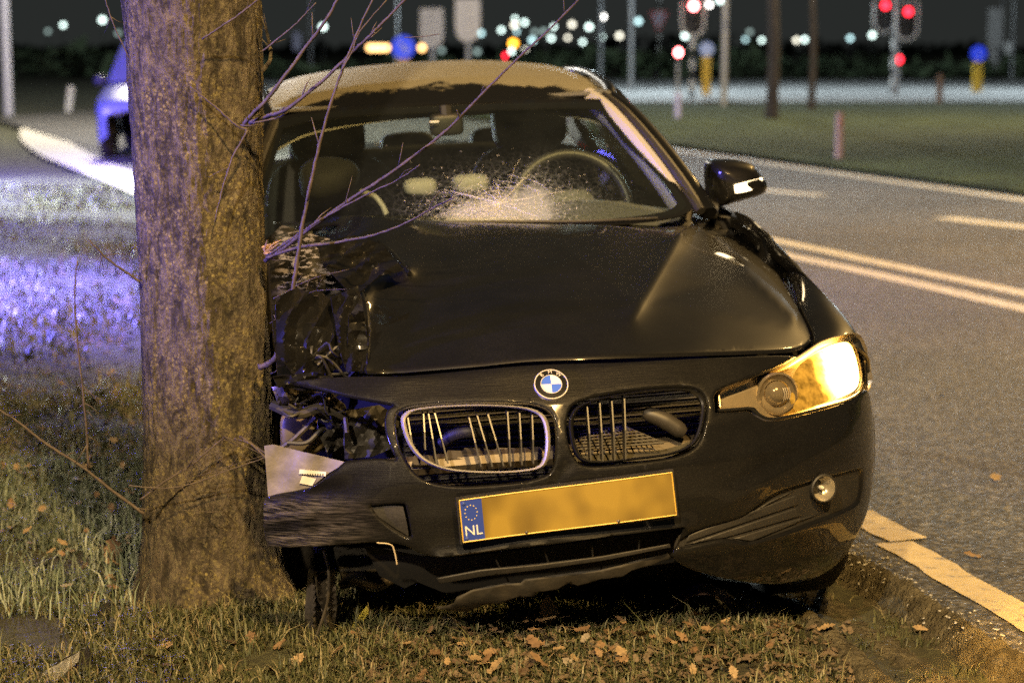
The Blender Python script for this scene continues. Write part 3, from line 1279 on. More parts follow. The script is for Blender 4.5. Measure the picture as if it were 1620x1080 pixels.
M_HEDGE = pbr('hedge_leaf', (.10, .14, .07), .8, var=(.8, (.05, .08, .04)))
M_WOOD = pbr('wood_leaf', (.045, .06, .04), .9, var=(.08, (.02, .028, .022)))
leafy('far_hedge', 9000, -120, 160, 100, 104, lambda x: 1.0 + .35 * np.sin(x * .21) + .2 * np.sin(x * .77), .28, M_HEDGE, 'low dark hedge beyond the crossing road', 'hedge')
leafy('far_wood', 7000, -260, 300, 330, 370, lambda x: 1.2 + 1.6 * np.clip(np.sin(x * .05) * np.sin(x * .023 + 1), 0, 1) + .8 * np.sin(x * .17 + 1) ** 2, .6, M_WOOD, 'dark wood closing the view behind the lamps', 'wood')

# ================================================================== THE CRASHED CAR
def rot_zxy(yaw, p, r):
    return Matrix.Rotation(yaw, 3, 'Z') @ Matrix.Rotation(p, 3, 'X') @ Matrix.Rotation(r, 3, 'Y')


CAR_O = Vector((.148, 4.48, -.025))
CAR_R = rot_zxy(rad(8.3), rad(1.5), rad(-3.0))
car = empty('crashed_car')
car.matrix_world = Matrix.Translation(CAR_O) @ CAR_R.to_4x4()
tag(car, 'black saloon car with crumpled bonnet crashed against the tree', 'car')
_R = np.array(CAR_R)
_eye = _R.T @ (np.array([0, 0, CAM_H]) - np.array(CAR_O))


def cray(px, py):
    return ray(px, py) @ _R          # rows: R^T d


def CL(px, py, y):
    """car-frame point seen at a photograph position, on the plane car-y = y"""
    d = cray(px, py)
    return _eye + d * ((y - _eye[1]) / d[1])


def to_px(p):
    w = _R @ np.array(p, float) + np.array(CAR_O) - np.array([0, 0, CAM_H])
    dd = w[1] * CP - w[2] * SP
    v = -(w[2] * CP + w[1] * SP)
    return (810 + FPX * w[0] / dd, 540 + FPX * v / dd)


def onto(P2, F, t0=3.2, t1=8.5, n=260):
    """meet the rays through photograph points with the body surface F(x, y, z, px, py) = 0"""
    P2 = np.asarray(P2, float)
    px, py = P2[:, 0], P2[:, 1]
    d = cray(px, py)
    ts = np.linspace(t0, t1, n)
    f_prev = None
    lo = np.full(len(P2), np.nan)
    best = np.full(len(P2), 1e9)
    bt = np.full(len(P2), ts[0])
    for t in ts:
        q = _eye + d * t
        f = F(q[:, 0], q[:, 1], q[:, 2], px, py)
        if f_prev is not None:
            hit = np.isnan(lo) & (np.sign(f) != np.sign(f_prev))
            lo[hit] = t - (ts[1] - ts[0])
        m = np.abs(f) < best
        best[m] = np.abs(f)[m]
        bt[m] = t
        f_prev = f
    miss = np.isnan(lo)
    a = np.where(miss, bt, lo)
    b = np.where(miss, bt, lo + ts[1] - ts[0])
    q = _eye + d * a[:, None]
    fa = F(q[:, 0], q[:, 1], q[:, 2], px, py)
    for _ in range(26):
        c = (a + b) / 2
        q = _eye + d * c[:, None]
        fc = F(q[:, 0], q[:, 1], q[:, 2], px, py)
        s = np.sign(fc) == np.sign(fa)
        a = np.where(s, c, a)
        b = np.where(s, b, c)
    return _eye + d * ((a + b) / 2)[:, None]


def norm_tri(V, T):
    N = np.zeros_like(V)
    n = np.cross(V[T[:, 1]] - V[T[:, 0]], V[T[:, 2]] - V[T[:, 0]])
    for k in range(3): np.add.at(N, T[:, k], n)
    return N / np.maximum(np.linalg.norm(N, axis=1, keepdims=True), 1e-12)


def panel(name, outline, F, mat, parent, holes=(), step=9.0, edge=4.0, roll=.006, t=.004, smooth_line=True, per=5, face_eye=True, mapper=None, attr=None, bend=None, toward=None):
    """one body panel: outline and holes, pushed onto the body surface, rolled edges, real sheet thickness"""
    O2 = crom(outline, per, True) if smooth_line else np.array(outline, float)
    H2 = [crom(h, per, True) if smooth_line else np.array(h, float) for h in holes]
    P2, T, D = sheet2d(O2, H2, step, edge)
    V = onto(P2, F) if mapper is None else mapper(P2)
    N = norm_tri(V, T)
    ref = (_eye - V) if toward is None else np.array(toward)[None, :] * np.ones_like(V)
    if (N * ref).sum(1).mean() < 0:
        T = T[:, ::-1]
        N = -N
    if edge > 0 and roll:
        q = np.clip(1 - D / (edge * 1.1), 0, 1)
        V = V - N * (roll * (1 - np.sqrt(np.clip(1 - q * q, 0, 1))))[:, None]
    if bend is not None: V = bend(V, P2)
    V2, F2 = thick(V, [tuple(x) for x in T], t)
    o = mk(name, V2, F2, mat, parent, angle=50)
    if attr:
        for an, fn in attr.items():
            a = fn(P2)
            set_attr(o, an, np.concatenate([a, a]))
    return o


# ---- surfaces of the body in the car's own frame (x to its left, y rearwards, z up)
def plan(x, W=.935, D=.78, n=2.4):
    u = np.clip(np.abs(x) / W, 0, .9995)
    return D * (1 - (1 - u ** n) ** (1 / n))


PZ = [.05, .15, .21, .27, .36, .50, .58, .66, .74, .80, .86]
PY = [.42, .20, .10, .04, .008, .0, .008, .028, .072, .125, .20]


def S_front(off=0.0):
    def F(x, y, z, px, py):
        return y - plan(x) - np.interp(z, PZ, PY) - off
    return F


def seg_d(px, py, a, b):
    a, b = np.array(a, float), np.array(b, float)
    ab = b - a
    t = np.clip(((px - a[0]) * ab[0] + (py - a[1]) * ab[1]) / (ab @ ab), 0, 1)
    return np.hypot(px - a[0] - t * ab[0], py - a[1] - t * ab[1]), t


def nz(px, py, f, k=0.0):
    return np.array([mnoise.noise(Vector((a * f, b * f, k))) for a, b in zip(px, py)])


HOOD_Y = [.05, .14, .30, .50, .80, 1.10, 1.40, 1.70]
HOOD_Z = [.785, .822, .862, .905, .955, .995, 1.020, 1.035]


def hood_disp(px, py):
    d = np.zeros_like(px)
    for a, b, h, w in (((1078, 366), (1000, 500), .016, 26), ((1180, 428), (1258, 500), .014, 22), ((960, 356), (1078, 366), .012, 18),
                       ((600, 386), (645, 428), .022, 16), ((645, 428), (545, 470), .016, 14), ((578, 440), (578, 590), .030, 20),
                       ((690, 380), (760, 560), -.006, 60), ((860, 370), (1012, 482), .004, 14), ((1012, 482), (1180, 432), -.007, 60)):
        q, t = seg_d(px, py, a, b)
        d += h * np.exp(-q / w)
    left = smooth(585, 500, px)
    d -= .085 * left
    d += (.0025 + .02 * smooth(640, 560, px)) * nz(px, py, .013, 2.0) + .012 * smooth(640, 540, px) * nz(px, py, .045, 5.0)
    return d


def S_hood(off=0.0):
    def F(x, y, z, px, py):
        zc = np.interp(y, HOOD_Y, HOOD_Z)
        k = np.interp(y, [.1, .5, 1.4], [.30, .25, .20])
        lift = .085 * smooth(-.02, -.42, x) * smooth(.5, 1.4, y)
        tr = np.clip(np.abs(x) - .70, 0, None)
        return z - (zc - k * x * x - 1.2 * tr * tr + lift + hood_disp(px, py) + off)
    return F


def S_screen(off=0.0):
    def F(x, y, z, px, py):
        base = 1.36 + .30 * x * x + .55 * np.clip(np.abs(x) - .5, 0, None) ** 2
        return y - (base + (z - 1.0) * (2.25 - .5 * (z - 1.0))) - off
    return F


# ---- paint and trim
def car_paint(name='black_paint', scuff=False, dust=.5, flake=False):
    m, nt, b = new_mat(name)
    v = coords(nt)
    n1 = noise_t(nt, v, 5, 6, .62)
    n2 = noise_t(nt, v, 240, 2, .5)
    base, dirt = (.004, .004, .0042), (.020, .0195, .0185)
    f = ramp(nt, n1, [(.3, (.1 * dust,) * 3), (.8, (dust,) * 3)])
    n4 = noise_t(nt, v, 420, 2, .7)
    sp = ramp(nt, n4, [(.36, (.15, .15, .15)), (.56, (.8, .8, .8)), (.72, (2.6, 2.6, 2.6))])
    fm_ = nd(nt, 'ShaderNodeMix', data_type='RGBA', blend_type='MULTIPLY')
    fm_.inputs[0].default_value = 1
    nt.links.new(f, fm_.inputs[6])
    nt.links.new(sp, fm_.inputs[7])
    col = mixc(nt, fm_.outputs[2], base, dirt)
    b.inputs['Roughness'].default_value = .4
    b.inputs['Specular IOR Level'].default_value = .12
    rr = nd(nt, 'ShaderNodeMapRange')
    nt.links.new(n1, rr.inputs[0])
    rr.inputs[1].default_value, rr.inputs[2].default_value = .3, .75
    rr.inputs[3].default_value, rr.inputs[4].default_value = .02, .08
    nt.links.new(rr.outputs[0], b.inputs['Coat Roughness'])
    b.inputs['Coat Weight'].default_value = 1.0
    b.inputs['Metallic'].default_value = .0
    if scuff:
        a = nt.nodes.new('ShaderNodeAttribute')
        a.attribute_name = 'scuff'
        v2 = coords(nt, (7, 7, 26) if flake else (5.0, 5.0, 120.0), rot=(0, rad(-14 if flake else 4), 0))
        n3 = noise_t(nt, v2, 3.2, 6, .72, .25)
        pat = ramp(nt, n3, [(.52, (0, 0, 0)), (.56, (1, 1, 1))] if flake else [(.46, (0, 0, 0)), (.64, (.8, .8, .8))])
        mul = nd(nt, 'ShaderNodeMath', operation='MULTIPLY')
        nt.links.new(a.outputs['Fac'], mul.inputs[0])
        nt.links.new(pat, mul.inputs[1])
        col = mixc(nt, mul.outputs[0], col, (.20, .19, .23) if flake else (.15, .135, .13))  # flaked scrapes also carry the violet light in their tone
        cw = nd(nt, 'ShaderNodeMapRange')
        nt.links.new(a.outputs['Fac'], cw.inputs[0])
        cw.inputs[3].default_value, cw.inputs[4].default_value = .85, .0
        nt.links.new(cw.outputs[0], b.inputs['Coat Weight'])
        bump(nt, b, n3, .25, .004)
    nt.links.new(col, b.inputs['Base Color'])
    return m


def roof_paint():
    """black roof with a film of dew that has run off along the front edge"""
    m, nt, b = new_mat('dewy_roof_paint')
    v = coords(nt)
    n1 = noise_t(nt, v, 7, 5, .65)
    n2 = noise_t(nt, v, 260, 3, .7)
    sx = nt.nodes.new('ShaderNodeSeparateXYZ')
    nt.links.new(v, sx.inputs[0])
    ad = nd(nt, 'ShaderNodeMath', operation='MULTIPLY_ADD')
    nt.links.new(n1, ad.inputs[0])
    ad.inputs[1].default_value = .30
    nt.links.new(sx.outputs['Y'], ad.inputs[2])
    dew = ramp(nt, ad.outputs[0], [(.0, (0, 0, 0)), (1, (1, 1, 1))])
    mr = nd(nt, 'ShaderNodeMapRange')
    nt.links.new(ad.outputs[0], mr.inputs[0])
    mr.inputs[1].default_value, mr.inputs[2].default_value = 2.36, 2.385
    nt.links.new(mixc(nt, mr.outputs[0], (.010, .010, .010), (.20, .185, .14)), b.inputs['Base Color'])
    r2 = nd(nt, 'ShaderNodeMapRange')
    nt.links.new(mr.outputs[0], r2.inputs[0])
    r2.inputs[3].default_value, r2.inputs[4].default_value = .18, .6
    nt.links.new(r2.outputs[0], b.inputs['Roughness'])
    b.inputs['Coat Weight'].default_value = 0
    b.inputs['Specular IOR Level'].default_value = .15
    bump(nt, b, n2, .5, .004)
    return m


M_PAINTB = car_paint(dust=.55)
M_SCUFF = car_paint('scuffed_black_paint', True, .6)
M_ROOF = roof_paint()
M_TRIM = pbr('black_trim_plastic', (.016, .0155, .015), .55, bmp=(160, .3, .002), var=(9, (.030, .028, .025)), grain=(420, .5))
M_SATIN = pbr('gloss_black_trim', (.012, .012, .012), .2, coat=.5)
M_CHROME = pbr('satin_chrome', (.62, .59, .56), .30, .55, rvar=(18, .42))
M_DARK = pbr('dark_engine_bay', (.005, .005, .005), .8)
M_METAL = pbr('grimy_bare_metal', (.20, .18, .15), .45, .8, var=(20, (.07, .06, .05)), bmp=(50, .4, .004))
M_CREAM = pbr('yellowed_plastic_tank', (.22, .17, .075), .5, var=(12, (.10, .075, .035)))
M_RUBBER = pbr('tyre_rubber', (.018, .018, .018), .8, bmp=(70, .5, .004), var=(8, (.045, .038, .028)))
M_ALLOY = pbr('alloy_rim', (.50, .50, .50), .35, .9, var=(12, (.22, .21, .2)))
M_SEAT = pbr('dark_seat_cloth', (.018, .018, .019), .75, bmp=(120, .5, .003))
M_INT = pbr('grey_interior', (.11, .11, .11), .7, bmp=(110, .3, .002))
M_LINER = pbr('pale_headliner', (.40, .37, .33), .8)
M_BAG = pbr('white_airbag_cloth', (.34, .33, .32), .8, bmp=(40, .4, .004))
M_GLASS = glassy('car_glass', (.86, .91, .89), .015, ior=1.42)
M_SCREEN = glassy('windscreen_glass', (.90, .94, .92), .02, film=.014, ior=1.42, film_col=(.42, .47, .50))
_nt = M_SCREEN.node_tree
_out = [n for n in _nt.nodes if n.type == 'OUTPUT_MATERIAL'][0]
_last = _out.inputs[0].links[0].from_socket
_at = _nt.nodes.new('ShaderNodeAttribute')
_at.attribute_name = 'haze'
_v = coords(_nt)
_n1 = noise_t(_nt, coords(_nt, (.6, 1, 1.6)), 48, 7, .78, .8)
_vo = nd(_nt, 'ShaderNodeTexVoronoi', feature='DISTANCE_TO_EDGE')
_vo.inputs['Scale'].default_value = 46
_nt.links.new(_v, _vo.inputs['Vector'])
_cell = ramp(_nt, _vo.outputs['Distance'], [(.0, (.9, .9, .9)), (.055, (0, 0, 0))])
_a1 = nd(_nt, 'ShaderNodeMath', operation='ADD')
_nt.links.new(_at.outputs['Fac'], _a1.inputs[0]); _nt.links.new(_n1, _a1.inputs[1])
_m1 = nd(_nt, 'ShaderNodeMapRange')
_nt.links.new(_a1.outputs[0], _m1.inputs[0])
_m1.inputs[1].default_value, _m1.inputs[2].default_value, _m1.inputs[3].default_value, _m1.inputs[4].default_value = 1.02, 1.30, 0, .38
_m2 = nd(_nt, 'ShaderNodeMath', operation='MULTIPLY')
_nt.links.new(_cell, _m2.inputs[0]); _nt.links.new(_at.outputs['Fac'], _m2.inputs[1])
_m3 = nd(_nt, 'ShaderNodeMath', operation='MAXIMUM')
_nt.links.new(_m1.outputs[0], _m3.inputs[0]); _nt.links.new(_m2.outputs[0], _m3.inputs[1])
_df = nd(_nt, 'ShaderNodeBsdfDiffuse')
_df.inputs[0].default_value = (.46, .50, .58, 1)
_mx = _nt.nodes.new('ShaderNodeMixShader')
_nt.links.new(_m3.outputs[0], _mx.inputs[0]); _nt.links.new(_last, _mx.inputs[1]); _nt.links.new(_df.outputs[0], _mx.inputs[2])
_nt.links.new(_mx.outputs[0], _out.inputs[0])
M_LENS = glassy('lamp_lens', (.95, .93, .88), .01, ior=1.35)
M_FRIT = pbr('black_glass_border', (.01, .01, .01), .12, coat=.4)

# ---- bonnet
hood_out = [(468, 356), (545, 339), (640, 344), (735, 349), (850, 352), (960, 354), (1040, 361), (1074, 367), (1074, 367), (1094, 352), (1116, 342), (1150, 340),
            (1178, 354), (1202, 384), (1232, 430), (1262, 482), (1281, 520), (1284, 538), (1284, 538), (1262, 552), (1200, 556), (1100, 559), (1000, 562), (900, 565),
            (830, 568), (760, 575), (700, 580), (640, 585), (590, 587), (540, 588), (492, 590), (492, 590), (474, 560), (462, 480), (462, 400)]
hood = panel('bonnet', hood_out, S_hood(), M_PAINTB, car, step=8, edge=4, roll=.007, t=.004)
hood['label'] = 'black bonnet buckled and folded down towards the tree'

# ---- front bumper cover with nose, openings cut right through
bump_out = [(452, 602), (520, 596), (580, 593), (640, 592), (700, 588), (760, 582), (830, 576), (900, 573), (980, 571), (1060, 567), (1150, 563), (1230, 560), (1263, 562), (1263, 562),
            (1240, 577), (1200, 592), (1165, 605), (1138, 617), (1131, 626), (1131, 626), (1133, 651), (1133, 651), (1165, 650), (1185, 649), (1200, 659), (1215, 665), (1240, 663), (1290, 651), (1335, 637),
            (1365, 618), (1365, 618), (1376, 618), (1383, 650), (1386, 700), (1384, 760), (1374, 812), (1357, 850), (1338, 882), (1310, 907), (1265, 924), (1200, 925), (1130, 912), (1085, 898), (1062, 880), (1062, 880),
            (1076, 856), (1082, 833), (1082, 833), (985, 845), (900, 857), (800, 869), (740, 877), (690, 880), (662, 875), (640, 864), (600, 859), (540, 862), (480, 865), (419, 866), (419, 866), (414, 820), (416, 788), (416, 788),
            (440, 782), (462, 779), (490, 771), (520, 749), (545, 729), (545, 729), (590, 725), (626, 726), (626, 726), (616, 706), (609, 684), (607, 664), (612, 648), (622, 640), (622, 640), (590, 634), (560, 628), (520, 619), (480, 611)]
kid_l = [(627, 657), (637, 647), (662, 641), (720, 637), (790, 636), (842, 640), (867, 650), (877, 670), (879, 710), (873, 743), (850, 757), (790, 766), (720, 769), (676, 761), (650, 741), (634, 713), (627, 682)]
kid_r = [(897, 664), (905, 642), (925, 631), (960, 622), (1020, 614), (1070, 611), (1100, 614), (1116, 628), (1119, 650), (1111, 690), (1094, 712), (1060, 724), (1000, 732), (945, 737), (918, 733), (905, 715), (898, 690)]
fog_h = [(1078, 866), (1092, 843), (1150, 826), (1178, 816), (1215, 790), (1240, 777), (1295, 760), (1350, 745), (1363, 746), (1358, 790), (1337, 806), (1290, 824), (1220, 850), (1182, 858), (1145, 853)]
tow_h = [(585, 800), (585, 800), (634, 797), (642, 806), (650, 848), (650, 848), (640, 848), (604, 824)]


def scuff_attr(P):
    x, y = P[:, 0], P[:, 1]
    a = smooth(640, 470, x) * smooth(778, 800, y)
    return a


def crush(V, P):
    """the broken end of the cover bends back against the trunk; ripples where it folded"""
    x, y = P[:, 0], P[:, 1]
    V = V.copy()
    k = smooth(620, 415, x)
    V[:, 1] += k * .012 * np.sin(y * .11 + x * .02) + k * .01 * nz(x, y, .03, 7)
    V[:, 1] += .006 * nz(x, y, .012, 3) * smooth(1000, 800, x)
    # crease running from the kidney down to the plate
    q, t = seg_d(x, y, (898, 735), (876, 764))
    V[:, 1] += .006 * np.exp(-q / 6)
    # swage line under the lamp
    q, t = seg_d(x, y, (1150, 795), (1345, 690))
    V[:, 1] -= .006 * np.exp(-q / 12)
    # lower lip under the plate
    q, t = seg_d(x, y, (690, 878), (1085, 832))
    V[:, 1] -= .012 * np.exp(-q / 9)
    return V


bumper = panel('front_bumper', bump_out, S_front(), M_SCUFF, car, holes=[kid_l, kid_r, fog_h, tow_h], step=8, edge=4, roll=.008, t=.004, attr={'scuff': scuff_attr}, bend=crush, per=4)
bumper['label'] = 'black front bumper torn loose at the tree end with scraped paint'

# dark liner behind everything at the front, so the openings look into the engine bay
def shell_px(name, outline, off, mat, parent, step=16, t=.003, surf=None, smooth_line=True, **kw):
    return panel(name, outline, (surf or S_front)(off), mat, parent, step=step, edge=0, t=t, smooth_line=smooth_line, **kw)


# radiator core and its support
V, F = [], []
rad_c = [CL(640, 640, .30), CL(1125, 600, .34), CL(1110, 745, .33), CL(640, 775, .30)]
ra = np.array(rad_c)
mk('radiator', *thick([*ra], [(0, 3, 2, 1)], .03), pbr('radiator_core', (.018, .018, .017), .5, .3, bmp=(260, .8, .004)), car)
fins = []
for k in range(14):
    t_ = (k + .5) / 14
    a, b = ra[0] * (1 - t_) + ra[3] * t_, ra[1] * (1 - t_) + ra[2] * t_
    fins.append(tube([a + np.array([0, -.006, 0]), b + np.array([0, -.006, 0])], .0022, 4))
mk('radiator_fins', *join(fins), pbr('dull_fins', (.03, .028, .026), .6), car)
# crash beam
mk('crash_beam', *tube([CL(600, 742, .17), CL(760, 728, .15), CL(1000, 712, .16), CL(1125, 700, .20)], .03, 8, flat=.8), pbr('beam_metal', (.13, .11, .08), .5, .5, var=(14, (.06, .05, .04))), car)
# grid shelf behind the right kidney
sh = []
for k in range(7):
    t_ = k / 6
    a, b = CL(900 + 22 * t_, 712 - 30 * t_, .10 + .10 * t_), CL(1050 - 62 * t_, 700 - 26 * t_, .10 + .10 * t_)
    sh.append(tube([a, b], .0028, 4))
for k in range(16):
    u = k / 15
    a, b = CL(900 + 150 * u, 712 - 12 * u, .10), CL(922 + 66 * u, 682 - 8 * u, .20)
    sh.append(tube([a, b], .0018, 4))
mk('intake_mesh', *join(sh), pbr('mesh_plastic', (.06, .054, .042), .45), car)
mk('intake_shelf', *grid_patch([[CL(905, 730, .08), CL(980, 730, .08), CL(1050, 724, .10), CL(1100, 705, .12)], [CL(905, 712, .16), CL(980, 706, .16), CL(1050, 700, .18), CL(1095, 690, .20)]], 3, 4),
   pbr('shelf_plastic', (.075, .07, .05), .6, var=(20, (.04, .036, .03))), car)
mk('broken_duct', *tube(crom([CL(1018, 652, .16), CL(1050, 664, .15), CL(1083, 685, .14)], 5), [.012, .018, .019, .020, .020, .021, .021, .020, .020, .019, .012], 12), pbr('duct_plastic', (.035, .031, .026), .5), car)
# tan brackets behind the left kidney
br = []
for (x0, y0, x1, y1, yy) in ((708, 712, 748, 726, .15), (655, 720, 690, 735, .14), (735, 708, 770, 714, .16), (785, 708, 845, 735, .17)):
    a, b, c, d = CL(x0, y0, yy), CL(x1, y0 + 1, yy), CL(x1 + 2, y1, yy - .02), CL(x0 - 4, y1, yy - .02)
    br.append(thick([a, b, c, d], [(0, 3, 2, 1)], .01))
mk('broken_bracket', *join(br), pbr('tan_bracket', (.05, .042, .032), .6, var=(30, (.03, .025, .02))), car)
mk('cooling_hose', *tube(crom([CL(700, 700, .22), CL(722, 686, .19), CL(750, 683, .18), CL(775, 690, .22)], 5), .016, 10), pbr('hose_rubber', (.02, .018, .016), .55), car)

# ---- kidney grilles
def kidney(path, mat, bars, label, r, depth, closed=True):
    g = empty('kidney_grille', parent=car)
    if label: g['label'] = label
    C = crom(path, 6, True)
    P = onto(C, S_front(-.004))
    P2 = onto((C - C.mean(0)) * .955 + C.mean(0), S_front(depth))
    n = len(C)
    Pm = onto((C - C.mean(0)) * 1.035 + C.mean(0), S_front(.004))
    Pb = onto((C - C.mean(0)) * 1.035 + C.mean(0), S_front(depth))
    Pi = onto((C - C.mean(0)) * .972 + C.mean(0), S_front(-.001))
    rings = [Pb, Pm, P, Pi, P2]
    V = np.vstack(rings)
    F = []
    for k in range(len(rings) - 1):
        for i in range(n):
            a, b = k * n + i, k * n + (i + 1) % n
            F.append((a, b, b + n, a + n))
    mk('surround', V, F, mat, g, angle=60)
    for (a, b) in bars:
        A, B = onto([a, b], S_front(.012))
        A2, B2 = A + np.array([0, .030, 0]), B + np.array([0, .030, 0])
        m = (A + B) / 2 + np.array([0, -.004, .0])
        m2 = m + np.array([0, .03, 0])
        w = np.array([.0016, 0, 0])
        V = [A - w, A + w, m + w, m - w, B + w, B - w, A2 - w, A2 + w, m2 + w, m2 - w, B2 + w, B2 - w]
        F = [(0, 3, 2, 1), (3, 5, 4, 2), (1, 2, 8, 7), (2, 4, 10, 8), (0, 6, 9, 3), (3, 9, 11, 5), (0, 1, 7, 6), (5, 11, 10, 4)]
        mk('bar', V, F, M_BAR, g, flat=True)
    return g


M_BAR = pbr('glossy_grille_bar', (.018, .017, .016), .38, .0, coat=.3, coat_rough=.2)
kl = [(638, 668), (643, 655), (658, 648), (700, 643), (760, 641), (820, 644), (850, 652), (863, 668), (867, 700), (862, 730), (846, 742), (800, 747), (740, 746), (700, 740), (668, 725), (648, 700)]
kr = [(903, 666), (911, 648), (930, 637), (962, 628), (1020, 619), (1068, 616), (1096, 619), (1110, 631), (1113, 650), (1105, 686), (1090, 706), (1058, 718), (1000, 726), (948, 731), (922, 727), (910, 712), (904, 690)]
kidney(kl, M_CHROME, [((645, 659), (654, 715)), ((670, 654), (673, 711)), ((678, 654), (691, 733)), ((688, 653), (709, 733)), ((742, 660), (761, 738)), ((755, 657), (779, 738)),
                      ((772, 655), (797, 737)), ((803, 651), (808, 737)), ((822, 653), (826, 735)), ((842, 656), (844, 733))], 'kidney grille with chrome surround and bent bars', .006, .035)
kidney(kr, M_SATIN, [((929, 641), (935, 729)), ((949, 637), (954, 730)), ((968, 634), (973, 730)), ((988, 630), (990, 729))], 'kidney grille missing its chrome ring and half its bars', .005, .04)

# ---- roundel on the nose
ec = onto([(872, 608)], S_front(-.004))[0]
ex = onto([(895, 607)], S_front(-.004))[0] - ec
ez = onto([(873, 596)], S_front(-.004))[0] - ec
ex /= np.linalg.norm(ex)
en = np.cross(ex, ez)
en /= np.linalg.norm(en)
if en @ (_eye - ec) < 0: en = -en
ez = np.cross(en, ex)
EM = Matrix(((ex[0], ez[0], en[0], ec[0]), (ex[1], ez[1], en[1], ec[1]), (ex[2], ez[2], en[2], ec[2]), (0, 0, 0, 1)))
emb = empty('roundel', parent=car)
emb.matrix_local = EM
RE = .0405
mk('chrome_rim', *lathe([(RE, -.004), (RE, .001), (RE - .001, .0028), (RE - .0028, .0028), (RE - .0034, .0008)], 48), M_CHROME, emb)
mk('black_ring', *lathe([(RE - .003, .0010), (.0245, .0018)], 48), M_SATIN, emb)
mk('inner_rim', *lathe([(.0252, .0012), (.0250, .0026), (.0236, .0026), (.0234, .0012)], 48), M_CHROME, emb)
for k in range(4):
    a0 = math.pi / 2 * k
    V = [(0, 0, .002)] + [(.0238 * math.cos(a0 + math.pi / 2 * j / 10), .0238 * math.sin(a0 + math.pi / 2 * j / 10), .002) for j in range(11)]
    mk('quadrant', V, [(0, j, j + 1) for j in range(1, 11)], pbr('roundel_blue', (.03, .12, .62), .35, coat=.4) if k % 2 else pbr('roundel_white', (.72, .70, .70), .35, coat=.4), emb, flat=True)
for ch, an in (('B', 128), ('M', 90), ('W', 52)):
    a = rad(an)
    fr = Matrix.Translation((.0318 * math.cos(a), .0318 * math.sin(a), .0024)) @ Matrix.Rotation(a - math.pi / 2, 4, 'Z')
    text_mesh('letter', ch, .0135, M_CHROME, emb, fr, .0003)

# ---- number plate
pc = [CL(722, 790, -.026), CL(1066, 744, -.020), CL(1074, 815, -.020), CL(729, 860, -.026)]
pTL, pTR, pBR, pBL = [np.array(q) for q in pc]


def plate_pt(u, v, o=0.0):
    p = pTL * (1 - u) * (1 - v) + pTR * u * (1 - v) + pBR * u * v + pBL * (1 - u) * v
    return p + np.array([0, -o + .006 * math.sin(u * 5.5 + .4) * .6, 0])


def plate_patch(u0, u1, v0, v1, o, mat, name, parent, t=.0015, n=24, rc=0.0):
    V, F = [], []
    for j in range(3):
        for i in range(n + 1):
            u, v = u0 + (u1 - u0) * i / n, v0 + (v1 - v0) * j / 2
            V.append(plate_pt(u, v, o))
    for j in range(2):
        for i in range(n):
            a = j * (n + 1) + i
            F.append((a, a + n + 1, a + n + 2, a + 1))
    return mk(name, *thick(V, F, t), mat, parent)


plate = empty('number_plate', parent=car)
plate['label'] = 'yellow number plate with blue country band'
fr_ = [plate_pt(u, v, .001) for u, v in [(.012 + .976 * k / 24, .03) for k in range(25)] + [(.988, .06 + .88 * k / 5) for k in range(6)] + [(.988 - .976 * k / 24, .97) for k in range(25)] + [(.012, .94 - .88 * k / 5) for k in range(6)]]
plate_patch(0, 1, -.02, 1.03, -.006, M_TRIM, 'plate_holder', plate, .008)
M_PLY, nt_, b_ = new_mat('yellow_plate')
v_ = coords(nt_, (1, 1, .8))
nt_.links.new(ramp(nt_, noise_t(nt_, v_, 13, 1, .4), [(.35, (.15, .10, .022)), (.62, (.32, .22, .04))]), b_.inputs['Base Color'])
b_.inputs['Roughness'].default_value = .45
M_PLB = pbr('plate_blue', (.03, .06, .35), .4)
plate_patch(.112, .986, .04, .955, .001, M_PLY, 'plate_face', plate)
plate_patch(.014, .112, .04, .955, .001, M_PLB, 'country_band', plate, n=4)
mk('plate_rim', *tube(fr_ + [fr_[0]], .0016, 6, False), pbr('plate_rim_yellow', (.70, .45, .06), .4), plate)
u_ = (pTR - pTL) / np.linalg.norm(pTR - pTL)
w_ = (pTL - pBL) / np.linalg.norm(pTL - pBL)
n_ = np.cross(u_, w_)
n_ = -n_ if n_[1] > 0 else n_


def plate_frame(u, v):
    p = plate_pt(u, v, .0022)
    w2 = np.cross(n_, u_)
    w2 = -w2 if w2[2] < 0 else w2
    return Matrix(((u_[0], w2[0], n_[0], p[0]), (u_[1], w2[1], n_[1], p[1]), (u_[2], w2[2], n_[2], p[2]), (0, 0, 0, 1)))


M_PLW = pbr('plate_white', (.75, .73, .70), .5)
text_mesh('country_letters', 'NL', .033, M_PLW, plate, plate_frame(.063, .74), .0003)
stars = []
for k in range(12):
    a = 2 * math.pi * k / 12
    fm = plate_frame(.060 + .0275 * math.cos(a), .33 + .165 * math.sin(a))
    stars.append(([fm @ Vector((.0016 * math.cos(q), .0016 * math.sin(q), 0)) for q in np.linspace(0, 2 * math.pi, 6)[:-1]], [(0, 1, 2, 3, 4)]))
mk('star_ring', *join(stars), pbr('star_yellow', (.75, .6, .25), .5), plate, flat=True)

for vv in (.11, .90):
    fm = plate_frame(.030, vv)
    sv, sf = blob((0, 0, 0), (.0045, .0045, .002), 2, 12, 6)
    mk('plate_screw', [fm @ Vector(q) for q in sv], sf, pbr('blue_screw', (.05, .08, .30), .35), plate)
for uu in (.30, .72):
    fm = plate_frame(uu, .94)
    sv, sf = blob((0, 0, 0), (.004, .004, .0018), 2, 12, 6)
    mk('plate_screw', [fm @ Vector(q) for q in sv], sf, M_METAL, plate)

